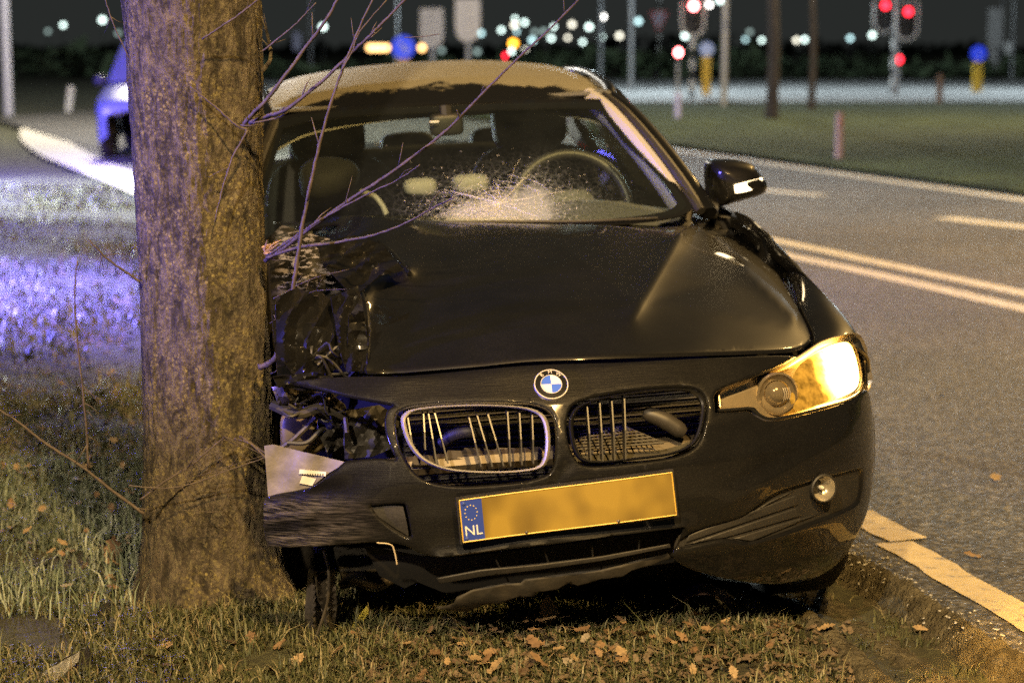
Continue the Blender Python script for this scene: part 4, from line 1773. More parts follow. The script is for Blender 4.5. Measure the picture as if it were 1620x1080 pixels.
# ---- fog light insert with slats (image right)
ins = empty('fog_light_insert', parent=car)
shell_px('insert_back', [(1070, 872), (1085, 838), (1150, 820), (1178, 808), (1215, 782), (1240, 768), (1295, 752), (1350, 738), (1372, 738), (1366, 796), (1340, 815), (1290, 834), (1220, 860), (1182, 866), (1145, 862)], .011, M_TRIM, ins, 12)
for (a, b, c, d) in (((1090, 846), (1262, 782), (1264, 798), (1086, 858)), ((1084, 862), (1264, 802), (1268, 816), (1150, 850)),
                     ((1178, 818), (1220, 792), (1258, 776), (1190, 812)), ((1160, 852), (1266, 820), (1300, 812), (1190, 856))):
    panel('slat', [a, b, c, d], S_front(.0065), M_TRIM, ins, step=8, edge=2, roll=.002, t=.006, smooth_line=False)
fc = onto([(1303, 772)], S_front(-.012))[0]
fx = onto([(1310, 771)], S_front(.012))[0] - onto([(1296, 773)], S_front(.012))[0]
fog = empty('fog_lamp', parent=car)
fd = Vector((.24, -1, .05)).normalized()
FM = Matrix.Translation(fc) @ fd.to_track_quat('Z', 'Y').to_matrix().to_4x4()
fog.matrix_local = FM
fr = .031
mk('housing', *lathe([(fr * 1.14, -.02), (fr * 1.14, .003), (fr * 1.04, .006), (fr, .002)], 28), M_TRIM, fog)
mk('reflector', *lathe([(fr, .002), (fr * .8, -.014), (fr * .4, -.022), (.0001, -.024)], 24), pbr('fog_reflector', (.45, .42, .36), .25, .6), fog)
mk('bulb', *blob((0, 0, -.012), (.006, .006, .012), 2, 10, 8), M_WHITE, fog)
mk('lens', *lathe([(fr, .003), (fr * .7, .009), (fr * .3, .011), (.0001, .0115)], 24), M_LENS, fog)
shell_px('tow_eye_cover', [(588, 803), (632, 800), (639, 808), (646, 844), (640, 844), (606, 822)], .010, M_TRIM, car, 8)

# ---- lower intake, torn lip and undertray
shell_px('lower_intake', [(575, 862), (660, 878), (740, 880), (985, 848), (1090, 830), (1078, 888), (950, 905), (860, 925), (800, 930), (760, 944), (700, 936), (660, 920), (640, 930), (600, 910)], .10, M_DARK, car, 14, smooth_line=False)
ribs = []
for (a, b) in (((784, 884), (793, 902)), ((862, 873), (869, 893)), ((937, 864), (938, 885)), ((1012, 853), (1010, 872))):
    A, B = onto([a, b], S_front(.035))
    ribs.append(tube([A, B], .0022, 5))
mk('intake_ribs', *join(ribs), M_BAR, car)
panel('intake_strip', [(690, 915), (760, 902), (850, 893), (950, 880), (1060, 860), (1062, 866), (950, 888), (850, 902), (765, 912), (695, 924)], S_front(.03), M_TRIM, car, step=7, edge=1.5, roll=.003, t=.01, smooth_line=False)
panel('torn_lip', [(690, 964), (716, 956), (722, 944), (748, 934), (800, 924), (824, 923), (830, 916), (870, 912), (950, 902), (1000, 890), (1056, 874), (1064, 884), (1030, 896), (1000, 903), (985, 912), (950, 917), (915, 929), (900, 925), (880, 934), (850, 936), (845, 944), (820, 945), (792, 957), (765, 958), (740, 969), (712, 966)], S_front(.045),
      pbr('muddy_lip', (.014, .013, .011), .7, var=(16, (.034, .029, .021)), bmp=(30, .5, .006)), car, step=8, edge=2.5, roll=.005, t=.006, smooth_line=False,
      bend=lambda V, P: V + np.stack([0 * P[:, 0], .005 * np.sin(P[:, 0] * .05) + .006 * nz(P[:, 0], P[:, 1], .05, 1), 0 * P[:, 0]], 1))
# flat underside seen as darkness below the bumper
Vu = [(.58, .46, .24), (.58, 1.15, .18), (.75, 1.2, .17), (.78, 3.2, .17), (.6, 4.4, .24), (-.6, 4.4, .24), (-.78, 3.2, .17), (-.75, 1.2, .17), (-.50, 1.15, .18), (-.50, .46, .24)]
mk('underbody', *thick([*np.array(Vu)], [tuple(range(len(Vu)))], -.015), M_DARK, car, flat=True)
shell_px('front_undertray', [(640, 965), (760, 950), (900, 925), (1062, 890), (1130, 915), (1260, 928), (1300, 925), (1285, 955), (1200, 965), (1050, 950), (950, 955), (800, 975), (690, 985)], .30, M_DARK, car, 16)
hang = panel('hanging_liner', [(488, 900), (520, 905), (528, 950), (524, 1000), (530, 1030), (500, 1035), (484, 1018), (482, 960)], lambda x, y, z, px, py: y - .34 - .03 * np.sin(px * .25) - .02 * np.sin(py * .07), pbr('muddy_liner', (.06, .055, .06), .6, var=(14, (.13, .11, .09))), car, step=6, edge=0, t=.004, smooth_line=False)
panel('hanging_liner', [(500, 905), (530, 900), (533, 960), (528, 1005), (514, 975), (504, 950)], lambda x, y, z, px, py: y - .30 - .02 * np.sin(px * .3), M_METAL, car, step=6, edge=0, t=.004, smooth_line=False)
mk('dangling_strap', *tube(crom([CL(512, 870, .24), CL(520, 905, .23), CL(518, 950, .22), CL(506, 990, .22), CL(498, 1012, .22)], 5), .0035, 6), M_METAL, car)
mk('broken_strut', *tube(crom([CL(540, 925, .38), CL(565, 914, .36), CL(595, 925, .36), (CL(640, 905, .40))], 5), [.012, .014, .016, .017, .018, .018, .018, .018, .017, .016, .016, .015, .014, .014, .012, .01], 10), M_METAL, car)
mk('loose_wire', *tube(crom([CL(596, 858, -.02), CL(618, 861, -.02), CL(624, 872, -.02), CL(628, 892, -.02)], 5), .0016, 5), pbr('pale_wire', (.5, .42, .3), .5), car)

# ---- lit headlight (image right)
hl_out = [(1134, 627), (1134, 627), (1140, 618), (1166, 607), (1202, 594), (1242, 579), (1268, 563), (1290, 548), (1318, 538), (1346, 534), (1358, 552), (1366, 585), (1366, 606), (1358, 622), (1334, 635), (1288, 649), (1240, 660), (1216, 662), (1201, 656), (1187, 646), (1165, 647), (1136, 649), (1136, 649)]
hl = empty('headlight', parent=car)
hl['label'] = 'headlight with its amber indicator blazing'
M_REFL = pbr('lamp_reflector', (.74, .64, .48), .28, .8, bmp=(30, .2, .003))
panel('lens', hl_out, S_front(-.002), M_LENS, hl, step=9, edge=3, roll=.008, t=.003)
oc = np.array(hl_out).mean(0)
panel('housing', list((np.array(hl_out) - oc) * 1.01 + oc), S_front(.06), M_REFL, hl, step=9, edge=6, roll=-.02, t=.003)
mk('lens_rim', *tube(onto(crom(hl_out[12:], 5), S_front(.002)), .004, 6), M_SATIN, hl)
pcx = onto([(1228, 622)], S_front(.045))[0]
PM = Matrix.Translation(pcx) @ Vector((.05, -1, .12)).to_track_quat('Z', 'Y').to_matrix().to_4x4()
prj = [lathe([(.050, -.02), (.052, .012), (.047, .016), (.043, .008)], 32), lathe([(.043, .008), (.034, .0), (.032, .004)], 32), lathe([(.030, .004), (.02, .016), (.008, .021), (.0001, .022)], 24)]
pv, pf = join(prj)
mk('projector', [PM @ Vector(v) for v in pv], pf, pbr('projector_glass', (.34, .30, .24), .12, .6, coat=.5), hl)
rb = [tube([PM @ Vector((.010 + .006 * k, -.016, .022 - .003 * k)), PM @ Vector((.013 + .006 * k, 0, .026 - .004 * k)), PM @ Vector((.010 + .006 * k, .014, .022 - .003 * k))], .0013, 5) for k in range(4)]
mk('reflector_ribs', *join(rb), M_CHROME, hl)
# indicator chamber: bulb and the bowl it floods with light
M_IND = bpy.data.materials.new('indicator_glow')
M_IND.use_nodes = True
_t = M_IND.node_tree
_t.nodes.clear()
_core = onto([(1334, 590)], S_front(.03))[0]
_tc = _t.nodes.new('ShaderNodeTexCoord')
_vd = _t.nodes.new('ShaderNodeVectorMath')
_vd.operation = 'DISTANCE'
_t.links.new(_tc.outputs['Object'], _vd.inputs[0])
_vd.inputs[1].default_value = tuple(_core)
_mr = nd(_t, 'ShaderNodeMapRange', interpolation_type='SMOOTHSTEP')
_t.links.new(_vd.outputs['Value'], _mr.inputs[0])
_mr.inputs[1].default_value, _mr.inputs[2].default_value, _mr.inputs[3].default_value, _mr.inputs[4].default_value = .05, .15, 26.0, .75
_nn = noise_t(_t, _tc.outputs['Object'], 45, 3, .6)
_mm = nd(_t, 'ShaderNodeMath', operation='MULTIPLY')
_rr = ramp(_t, _nn, [(.3, (.4, .4, .4)), (.7, (1.5, 1.5, 1.5))])
_t.links.new(_mr.outputs[0], _mm.inputs[0]); _t.links.new(_rr, _mm.inputs[1])
_em = _t.nodes.new('ShaderNodeEmission')
_ec = ramp(_t, _vd.outputs['Value'], [(.05, (1.0, .66, .24)), (.11, (1.0, .46, .05))])
_t.links.new(_ec, _em.inputs[0])
_t.links.new(_mm.outputs[0], _em.inputs[1])
_oo = _t.nodes.new('ShaderNodeOutputMaterial')
_t.links.new(_em.outputs[0], _oo.inputs[0])
panel('indicator', [(1266, 578), (1292, 557), (1320, 543), (1344, 539), (1355, 556), (1362, 585), (1362, 604), (1354, 618), (1330, 630), (1290, 643), (1264, 648), (1254, 620)], S_front(.016), M_IND, hl, step=8, edge=5, roll=.012, t=.003)
lp = onto([(1322, 590)], S_front(.004))[0]
lamp('indicator_light', 'POINT', tuple(lp), 95, (1.0, .50, .09), .012, parent=car)

# ---- left headlight is gone: crushed bay between kidney and trunk
mk('bay_back', *thick(grid_patch([[CL(462, 560, .70), CL(540, 575, .62), CL(660, 590, .42)], [CL(462, 680, .70), CL(540, 690, .62), CL(660, 690, .42)], [CL(462, 800, .70), CL(540, 800, .60), CL(660, 780, .42)]], 4, 4)[0],
                      grid_patch([[CL(462, 560, .70), CL(540, 575, .62), CL(660, 590, .42)], [CL(462, 680, .70), CL(540, 690, .62), CL(660, 690, .42)], [CL(462, 800, .70), CL(540, 800, .60), CL(660, 780, .42)]], 4, 4)[1], .01), M_DARK, car)


def crumple(name, outline, y, mat, amp, f, seed, label=None, slope=(0, 0), step=7, attr=None, t=.003):
    def F(x, yy, z, px, py):
        return yy - (y + slope[0] * (px - 500) / 100 + slope[1] * (py - 600) / 100 + amp * nz(px, py, f, seed) + amp * .5 * np.abs(nz(px, py, f * 2.3, seed + 3)))
    o = panel(name, outline, F, mat, car, step=step, edge=0, t=t, smooth_line=False, attr=attr)
    o.data.set_sharp_from_angle(angle=rad(22))
    if label: o['label'] = label
    return o


M_CRUSH = car_paint('crushed_black_paint', True, .5, True)
crumple('crumpled_fender', [(424, 376), (446, 356), (500, 372), (545, 385), (560, 430), (548, 500), (560, 560), (540, 600), (480, 606), (440, 600), (432, 520), (428, 440)], .48, M_CRUSH, .045, .016, 3, 'crushed wing with pale scrape marks', (.05, -.18),
        attr={'scuff': lambda P: smooth(345, 380, P[:, 1]) * smooth(475, 440, P[:, 1]) * smooth(425, 455, P[:, 0]) * smooth(548, 530, P[:, 0]) * 1.0})


def folded(outline, y, ang, lam, amp, mat=M_PAINTB, slope=(0, 0), name='folded_wing_sheet', seed=0, t=.003):
    ca, sa = math.cos(ang), math.sin(ang)
    def F(x, yy, z, px, py):
        w = (px * ca + py * sa) / lam + .5 * nz(px, py, .012, seed)
        tri_ = np.abs(w - np.floor(w + .5)) * 2
        w2 = (px * -sa + py * ca) / (lam * 2.3) + .4 * nz(px, py, .02, seed + 4)
        tri2 = np.abs(w2 - np.floor(w2 + .5)) * 2
        return yy - (y + slope[0] * (px - 500) / 100 + slope[1] * (py - 500) / 100 + amp * tri_ + amp * .7 * tri2)
    o = panel(name, outline, F, mat, car, step=5, edge=0, t=t, smooth_line=False)
    o.data.set_sharp_from_angle(angle=rad(28))
    return o


folded([(436, 470), (470, 455), (505, 470), (548, 462), (562, 510), (552, 566), (520, 590), (470, 598), (438, 560)], .36, .35, 34, .030, slope=(.02, -.10))
folded([(500, 386), (560, 372), (604, 386), (640, 428), (600, 436), (560, 470), (532, 440), (512, 420)], .52, 1.0, 30, .026, slope=(-.02, -.2), seed=2)
folded([(524, 470), (566, 452), (584, 520), (580, 586), (548, 588), (534, 540)], .33, .1, 22, .024, slope=(0, -.12), seed=3)
hp = onto([(562, 440), (571, 468), (577, 500), (579, 535), (577, 565), (572, 588)], S_hood(.004))
mk('rolled_bonnet_edge', *tube(crom(hp, 6), [.004 + .010 * math.sin(math.pi * min(1, (i + 2) / 30)) for i in range(31)], 12), M_PAINTB, car)
hp = onto([(600, 384), (618, 398), (634, 416), (648, 432)], S_hood(.003))
mk('rolled_bonnet_edge', *tube(crom(hp, 6), .006, 10), M_PAINTB, car)
folded([(432, 596), (500, 588), (546, 604), (530, 622), (470, 616), (440, 612)], .24, 1.3, 18, .016, seed=5)
crumple('torn_sheet', [(430, 612), (470, 605), (520, 618), (545, 640), (520, 655), (470, 645), (440, 640)], .30, M_METAL, .05, .05, 9)
crumple('torn_sheet', [(500, 640), (540, 632), (552, 655), (548, 700), (520, 720), (505, 690)], .34, M_TRIM, .05, .05, 11)
crumple('torn_sheet', [(545, 650), (600, 640), (632, 660), (628, 705), (590, 722), (545, 726)], .30, M_TRIM, .04, .04, 12)
crumple('lamp_fragment', [(478, 555), (495, 548), (492, 572), (480, 580)], .33, pbr('blue_lit_shard', (.5, .5, .55), .15, .8), .01, .1, 2)
crumple('bent_panel', [(552, 500), (572, 470), (582, 540), (580, 588), (560, 592), (550, 545)], .30, M_CRUSH, .02, .05, 4)
mk('washer_tank', *blob(CL(478, 682, .44), (.055, .04, .055), 4.0, 18, 12, jitter=.1), M_CREAM, car)
mk('bay_strut', *tube(crom([CL(440, 712, .34), CL(470, 690, .33), CL(505, 655, .33), CL(520, 640, .33)], 4), .007, 7), M_METAL, car)
mk('bay_hose', *tube(crom([CL(455, 700, .33), CL(485, 700, .32), CL(505, 682, .33), CL(512, 678, .34)], 4), .006, 7), M_TRIM, car)
mk('bay_hose', *tube(crom([CL(430, 640, .33), CL(470, 655, .30), CL(510, 645, .30), CL(548, 660, .32)], 4), .013, 8), M_RUBBER, car)
mk('bay_bracket', *tube([CL(546, 660, .26), CL(549, 684, .25)], .006, 6), M_METAL, car)
wires = []
for k in range(12):
    x0, y0 = random.uniform(432, 520), random.uniform(560, 660)
    pts = [CL(x0 + random.uniform(-10, 10) + 22 * j, y0 + random.uniform(-20, 24), random.uniform(.26, .34)) for j in range(4)]
    wires.append(tube(crom(pts, 4), random.uniform(.0015, .004), 5))
mk('torn_wires', *join(wires), M_TRIM, car)
panel('crumpled_wheel_liner', [(452, 520), (520, 540), (560, 600), (540, 700), (480, 760), (456, 740), (450, 600)], lambda x, y, z, px, py: y - .60 - .04 * nz(px, py, .03, 2), M_DARK, car, step=12, edge=0, t=.004, smooth_line=False)

# label sheet of torn silver plastic sticking out beside the trunk
lab = panel('torn_backing_sheet', [(418, 705), (432, 703), (548, 731), (520, 748), (492, 770), (440, 782), (424, 785)], lambda x, y, z, px, py: y - .20 - .0004 * (480 - px) - .006 * np.sin(px * .09 + py * .05), pbr('silvered_sheet', (.24, .22, .235), .5, var=(14, (.13, .12, .12)), bmp=(25, .5, .01)), car, step=8, edge=0, t=.002, smooth_line=False)
for (a, b, c, d) in (((474, 742), (516, 746), (515, 753), (473, 749)), ((478, 752), (500, 757), (494, 768), (474, 764))):
    panel('printed_label', [a, b, c, d], lambda x, y, z, px, py: y - .1955 - .0004 * (480 - px) - .006 * np.sin(px * .09 + py * .05), M_PLW, lab, step=4, edge=0, t=.0006, smooth_line=False)
    lab_o = lab
bars_ = []
for k in range(9):
    x = 478 + k * 4
    a = panel('print_line', [(x, 749), (x + 1.6, 749.2), (x + 1.6, 752), (x, 751.8)], lambda x, y, z, px, py: y - .194 - .0004 * (480 - px) - .006 * np.sin(px * .09 + py * .05), M_BLACK, lab, step=3, edge=0, t=.0004, smooth_line=False)

# ---- windscreen, cracks, frame
sBL, sTL = to_px((-.665, 1.55, 1.0)), to_px((-.545, 2.08, 1.285))
scr = [(sTL[0], sTL[1]), (sTL[0], sTL[1]), (480, 183), (560, 174), (700, 167), (850, 163), (945, 162), (966, 167), (966, 167), (1000, 212), (1040, 264), (1078, 311), (1086, 326), (1086, 326), (1060, 340), (960, 352), (850, 356), (735, 356), (640, 354), (545, 350), (sBL[0] + 30, sBL[1] + 8), (sBL[0], sBL[1]), (sBL[0], sBL[1])]
def haze_attr(P):
    x, y = P[:, 0], P[:, 1]
    a = np.exp(-((x - 780) / 85) ** 2 - ((y - 344) / 22) ** 2) * .9 + .55 * np.exp(-((x - 800) / 110) ** 2 - ((y - 318) / 40) ** 2) + .35 * np.exp(-((x - 850) / 30) ** 2 - ((y - 310) / 40) ** 2)
    return np.clip(a, 0, 1)


ws = panel('windscreen', scr, S_screen(), M_SCREEN, car, step=9, edge=0, t=.005, attr={'haze': haze_attr})
ws['label'] = 'windscreen cracked in a star on the driver side'
wc = np.array(scr).mean(0)
border = panel('screen_border', list((np.array(scr) - wc) * np.array([1.03, 1.05]) + wc), S_screen(.004), M_FRIT, ws, holes=[[(q[0] + (9 if q[0] < wc[0] else -14), q[1] + (9 if q[1] < 250 else -4)) for q in scr]], step=12, edge=0, t=.004)
# star crack: radial and ring fractures plus crushed white glass, lying in the screen
IMP = (790, 322)
ck = []
for k in range(26):
    a = random.uniform(0, 2 * math.pi)
    L = random.uniform(25, 105) * (1.25 if math.cos(a) > 0 else .9)
    p = [IMP]
    for j in range(1, 6):
        p.append((IMP[0] + L * 1.15 * j / 5 * math.cos(a) + random.uniform(-3, 3), IMP[1] + L * .62 * j / 5 * math.sin(a) + random.uniform(-2, 2)))
    p = [q for q in p if q[1] < 349 and q[1] > 200]
    if len(p) > 2: ck.append(tube(onto(p, S_screen(-.001)), random.uniform(.0002, .0006), 4, False))
for k in range(9):
    r = 9 + 8 * k
    for s in range(3):
        a0 = random.uniform(0, 6.28)
        p = [(IMP[0] + 1.2 * r * math.cos(a0 + q) + random.uniform(-2, 2), IMP[1] + .62 * r * math.sin(a0 + q) + random.uniform(-1, 1)) for q in np.linspace(0, random.uniform(.6, 2.0), 7)]
        p = [q for q in p if q[1] < 349]
        if len(p) > 2: ck.append(tube(onto(p, S_screen(-.001)), .0003, 4, False))
M_CRACK = pbr('fractured_glass', (.75, .74, .78), .35)
mk('crack_lines', *join(ck), M_CRACK, ws)
fv, ff = [], []
for k in range(2000):
    x = random.gauss(772, 46)
    y = 349 - abs(random.gauss(0, 21))
    if k % 5 == 0: x, y = random.gauss(800, 75), random.gauss(312, 28)
    if y > 348 or x < 640 or x > 1010 or y < 225: continue
    s = random.uniform(.4, 1.5)
    q = [(x + s * math.cos(a), y + .6 * s * math.sin(a)) for a in (random.uniform(0, 2), random.uniform(2, 4), random.uniform(4, 6))]
    n = len(fv)
    fv += q
    ff.append((n, n + 1, n + 2))
fv = onto(fv, S_screen(-.0025))
fv = fv + rng.uniform(-.0025, .0015, (len(fv), 1)) * np.array([[0, 1, .3]])
o = mk('crushed_glass', fv, ff, pbr('crushed_glass', (.70, .68, .70), .3), ws, flat=True)
o['kind'] = 'stuff'
# glass crumbs glittering on the screen
dp = []
for k in range(46):
    x, y = random.uniform(500, 1060), random.uniform(190, 345)
    if k < 26: x, y = random.gauss(770, 90), random.gauss(300, 30)
    if y > 346: continue
    c = onto([(x, y)], S_screen(-.004))[0]
    r = random.uniform(.0012, .003)
    dp.append(blob(c, (r, r, r), 2, 6, 4))
mk('glass_crumbs', *join(dp), pbr('glass_crumb', (.85, .85, .9), .08, .9), ws)['kind'] = 'stuff'
panel('cowl', [(430, 352), (560, 352), (735, 360), (900, 362), (1000, 358), (1060, 346), (1086, 328), (1112, 330), (1120, 350), (1075, 376), (960, 372), (735, 366), (560, 360)], lambda x, y, z, px, py: z - .965 + .06 * x * x, M_TRIM, car, step=12, edge=0, t=.004)
# wiper
mk('wiper', *tube(onto(crom([(690, 352), (800, 351), (930, 350), (1040, 345)], 5), S_screen(-.016)), .005, 6), M_TRIM, car)

# ---- roof, pillars, glasshouse (car frame)
ROOF_Y = [2.02, 2.12, 2.35, 2.65, 2.95, 3.25, 3.50]
ROOF_ZC = [1.312, 1.335, 1.388, 1.418, 1.416, 1.392, 1.345]
ROOF_W = [.575, .575, .578, .580, .575, .565, .555]


def roof_rows(dz=0.0, dw=0.0):
    rows = []
    for y, z, w in zip(ROOF_Y, ROOF_ZC, ROOF_W):
        row = []
        for u in np.linspace(-1, 1, 13):
            x = u * (w + dw)
            drop = .055 * abs(u) ** 2.2 + .03 * abs(u) ** 10
            row.append((x, y + .055 * u * u * (1 if y < 2.2 else 0), z - drop + dz))
        rows.append(row)
    return rows


V, F = grid_patch(roof_rows(), 6, 4)
roof = mk('roof', *thick(V, [f for f in F], .004), M_ROOF, car, angle=50)
V, F = grid_patch(roof_rows(-.035, -.02), 3, 2)
mk('headliner', V, F, M_LINER, car)


def sidex(y, z):
    """half width of the body side"""
    hw = np.interp(y, [.38, .6, .9, 1.6, 2.6, 3.5, 4.1, 4.45, 4.62], [.868, .888, .902, .906, .908, .902, .872, .80, .70])
    pr = np.interp(z, [.15, .22, .35, .5, .62, .75, .84, .92, .97, 1.01], [.925, .955, .98, .995, 1.0, .992, .978, .955, .93, .895])
    return hw * pr


def side_map(sgn, off=0.0):
    def m(P):
        y, z = P[:, 0], P[:, 1]
        x = sidex(y, z)
        up = np.interp(z, [.96, 1.0, 1.1, 1.2, 1.3, 1.38], [.80, .778, .722, .668, .612, .565])
        x = np.where(z > .97, np.minimum(x, up + .02 * (z < 1.0)), x)
        x = np.where(z > 1.0, up, x)
        return np.stack([sgn * (x + off), y, z], 1)
    return m


def arch(yc, zc, r, a0, a1, n=14):
    return [(yc + r * math.cos(a), zc + r * math.sin(a)) for a in np.linspace(a0, a1, n)]


WF, WR, WZ, AR = .79, 3.60, .315, .365
fender_o = [(.47, .55), (.45, .70), (.52, .745), (.80, .80), (1.15, .865), (1.45, .915), (1.60, .935), (1.60, .935), (1.60, .20), (1.60, .20), (1.20, .20)] + arch(WF, WZ, AR, -.30, 2.75)[1:]
door1_o = [(1.615, .22), (1.615, .94), (1.615, .94), (1.75, .955), (2.62, .965), (2.62, .965), (2.62, .22), (2.62, .22)]
door2_o = [(2.635, .22), (2.635, .965), (2.635, .965), (3.45, .985), (3.52, .985), (3.50, .82), (3.36, .66), (3.24, .50), (3.20, .30), (3.18, .22), (3.18, .22)]
quart_o = [(3.54, .985), (3.54, .985), (3.9, .99), (4.3, .965), (4.55, .93), (4.60, .70), (4.58, .40), (4.45, .28), (4.1, .24), (3.99, .25), (3.99, .25)] + arch(WR, WZ, AR, -.18, math.pi * .72)[1:] + [(3.40, .66), (3.52, .80)]
sill_o = [(1.15, .155), (1.15, .205), (3.22, .205), (3.22, .155)]
win1_o = [(1.76, .972), (1.76, .972), (2.02, 1.15), (2.24, 1.285), (2.34, 1.315), (2.60, 1.345), (2.60, 1.345), (2.66, .98), (2.66, .98)]
win2_o = [(2.74, .985), (2.74, .985), (2.70, 1.345), (2.70, 1.345), (3.05, 1.335), (3.30, 1.27), (3.56, 1.10), (3.60, 1.0), (3.60, 1.0)]


def cyp(*a, **k): return panel(*a, F=None, **k)


# top of the wing between the bonnet edge and the flank (image right)
he = onto([(1152, 341), (1178, 354), (1202, 384), (1232, 430), (1262, 482), (1281, 520), (1286, 540), (1300, 546)], S_hood(-.006))
fr_rows = []
for p in he:
    y = p[1]
    zt = float(np.interp(y, [.45, .52, .80, 1.15, 1.45, 1.60], [.70, .745, .80, .865, .915, .935])) - .004
    c = np.array([float(sidex(y, zt)) + .001, y, zt])
    a = p + np.array([.006, 0, -.004])
    m1 = a * .66 + c * .34 + np.array([.010, 0, .016])
    m2 = a * .30 + c * .70 + np.array([.012, 0, .012])
    fr_rows.append([a + np.array([-.004, 0, -.03]), a, m1, m2, c, c + np.array([.002, 0, -.04])])
V, F = grid_patch(fr_rows, 5, 4)
N_ = norm_tri(np.array(V), np.array([f[:3] for f in F]))
if N_[:, 2].mean() < 0: F = [f[::-1] for f in F]
wing_top = (V, F)


for sgn in (1, -1):
    tw = (sgn, 0, 0)
    if sgn == 1:
        mk('fender_top', *thick(*wing_top, .004), M_PAINTB, car)
        cyp('front_fender', fender_o, mat=M_PAINTB, parent=car, mapper=side_map(sgn), step=.035, edge=.012, roll=.006, t=.004, toward=tw, smooth_line=False)
    d1 = cyp('front_door', door1_o, mat=M_PAINTB, parent=car, mapper=side_map(sgn), step=.05, edge=.012, roll=.005, t=.004, toward=tw, smooth_line=False)
    d2 = cyp('rear_door', door2_o, mat=M_PAINTB, parent=car, mapper=side_map(sgn), step=.05, edge=.012, roll=.005, t=.004, toward=tw, smooth_line=False)
    cyp('rear_quarter', quart_o, mat=M_PAINTB, parent=car, mapper=side_map(sgn), step=.05, edge=.012, roll=.005, t=.004, toward=tw, smooth_line=False)
    cyp('sill', sill_o, mat=M_TRIM, parent=car, mapper=side_map(sgn), step=.08, edge=0, t=.006, toward=tw, smooth_line=False)
    for d, w, yh in ((d1, win1_o, 2.45), (d2, win2_o, 3.30)):
        cyp('side_window', w, mat=M_GLASS, parent=d, mapper=side_map(sgn, -.012), step=.12, edge=0, t=.004, toward=tw, smooth_line=False)
        hy = np.linspace(yh - .10, yh + .10, 9)
        mk('handle', *tube([(sgn * (sidex(y, .86) + .012 + .018 * math.sin(math.pi * k / 8)), y, .862) for k, y in enumerate(hy)], .011, 8), M_PAINTB, d)
        # window frame
        ww = np.array(w, float)
        frp = side_map(sgn, -.004)(crom(w, 4, True))
        mk('window_frame', *tube(list(frp) + [frp[0]], .014, 6, False), M_SATIN, d)
    # pillars as sheet metal between the glass openings
    cyp('centre_pillar', [(2.60, .96), (2.60, 1.36), (2.72, 1.36), (2.75, .96)], mat=M_SATIN, parent=car, mapper=side_map(sgn, -.018), step=.05, edge=0, t=.05, toward=tw, smooth_line=False)
    cyp('rear_pillar', [(3.56, .985), (3.62, 1.0), (3.60, 1.12), (3.34, 1.29), (3.05, 1.352), (3.05, 1.375), (3.45, 1.34), (3.75, 1.18), (4.0, 1.0), (4.0, .985)], mat=M_PAINTB, parent=car, mapper=side_map(sgn, .004), step=.05, edge=0, t=.03, toward=tw, smooth_line=False)
    rail = [(sgn * .560, 2.16, 1.288), (sgn * .578, 2.3, 1.322), (sgn * .580, 2.65, 1.352), (sgn * .573, 3.0, 1.350), (sgn * .562, 3.3, 1.325), (sgn * .55, 3.5, 1.285)]
    mk('roof_rail', *tube(crom(rail, 5), .022, 10), M_PAINTB, car)
    # windscreen pillar: outer skin, gutter, inner trim
    ap = [(sgn * .735, 1.56, .965), (sgn * .700, 1.68, 1.055), (sgn * .648, 1.86, 1.165), (sgn * .60, 2.03, 1.25), (sgn * .562, 2.18, 1.296)]
    mk('screen_pillar', *tube(crom(ap, 6), .031, 10, flat=.8), M_PAINTB, car)
    ag = [(x + sgn * -.030, y - .025, z + .012) for x, y, z in ap]
    mk('pillar_gutter', *tube(crom(ag, 6), .016, 8), M_TRIM, car)
    ai = [(x - sgn * .072, y + .01, z + .0) for x, y, z in ap]
    if sgn > 0: mk('pillar_trim', *tube(crom(ai, 6), .030, 10, flat=1.3), pbr('pale_pillar_trim', (.42, .40, .40) if sgn > 0 else (.10, .095, .09), .75), car)

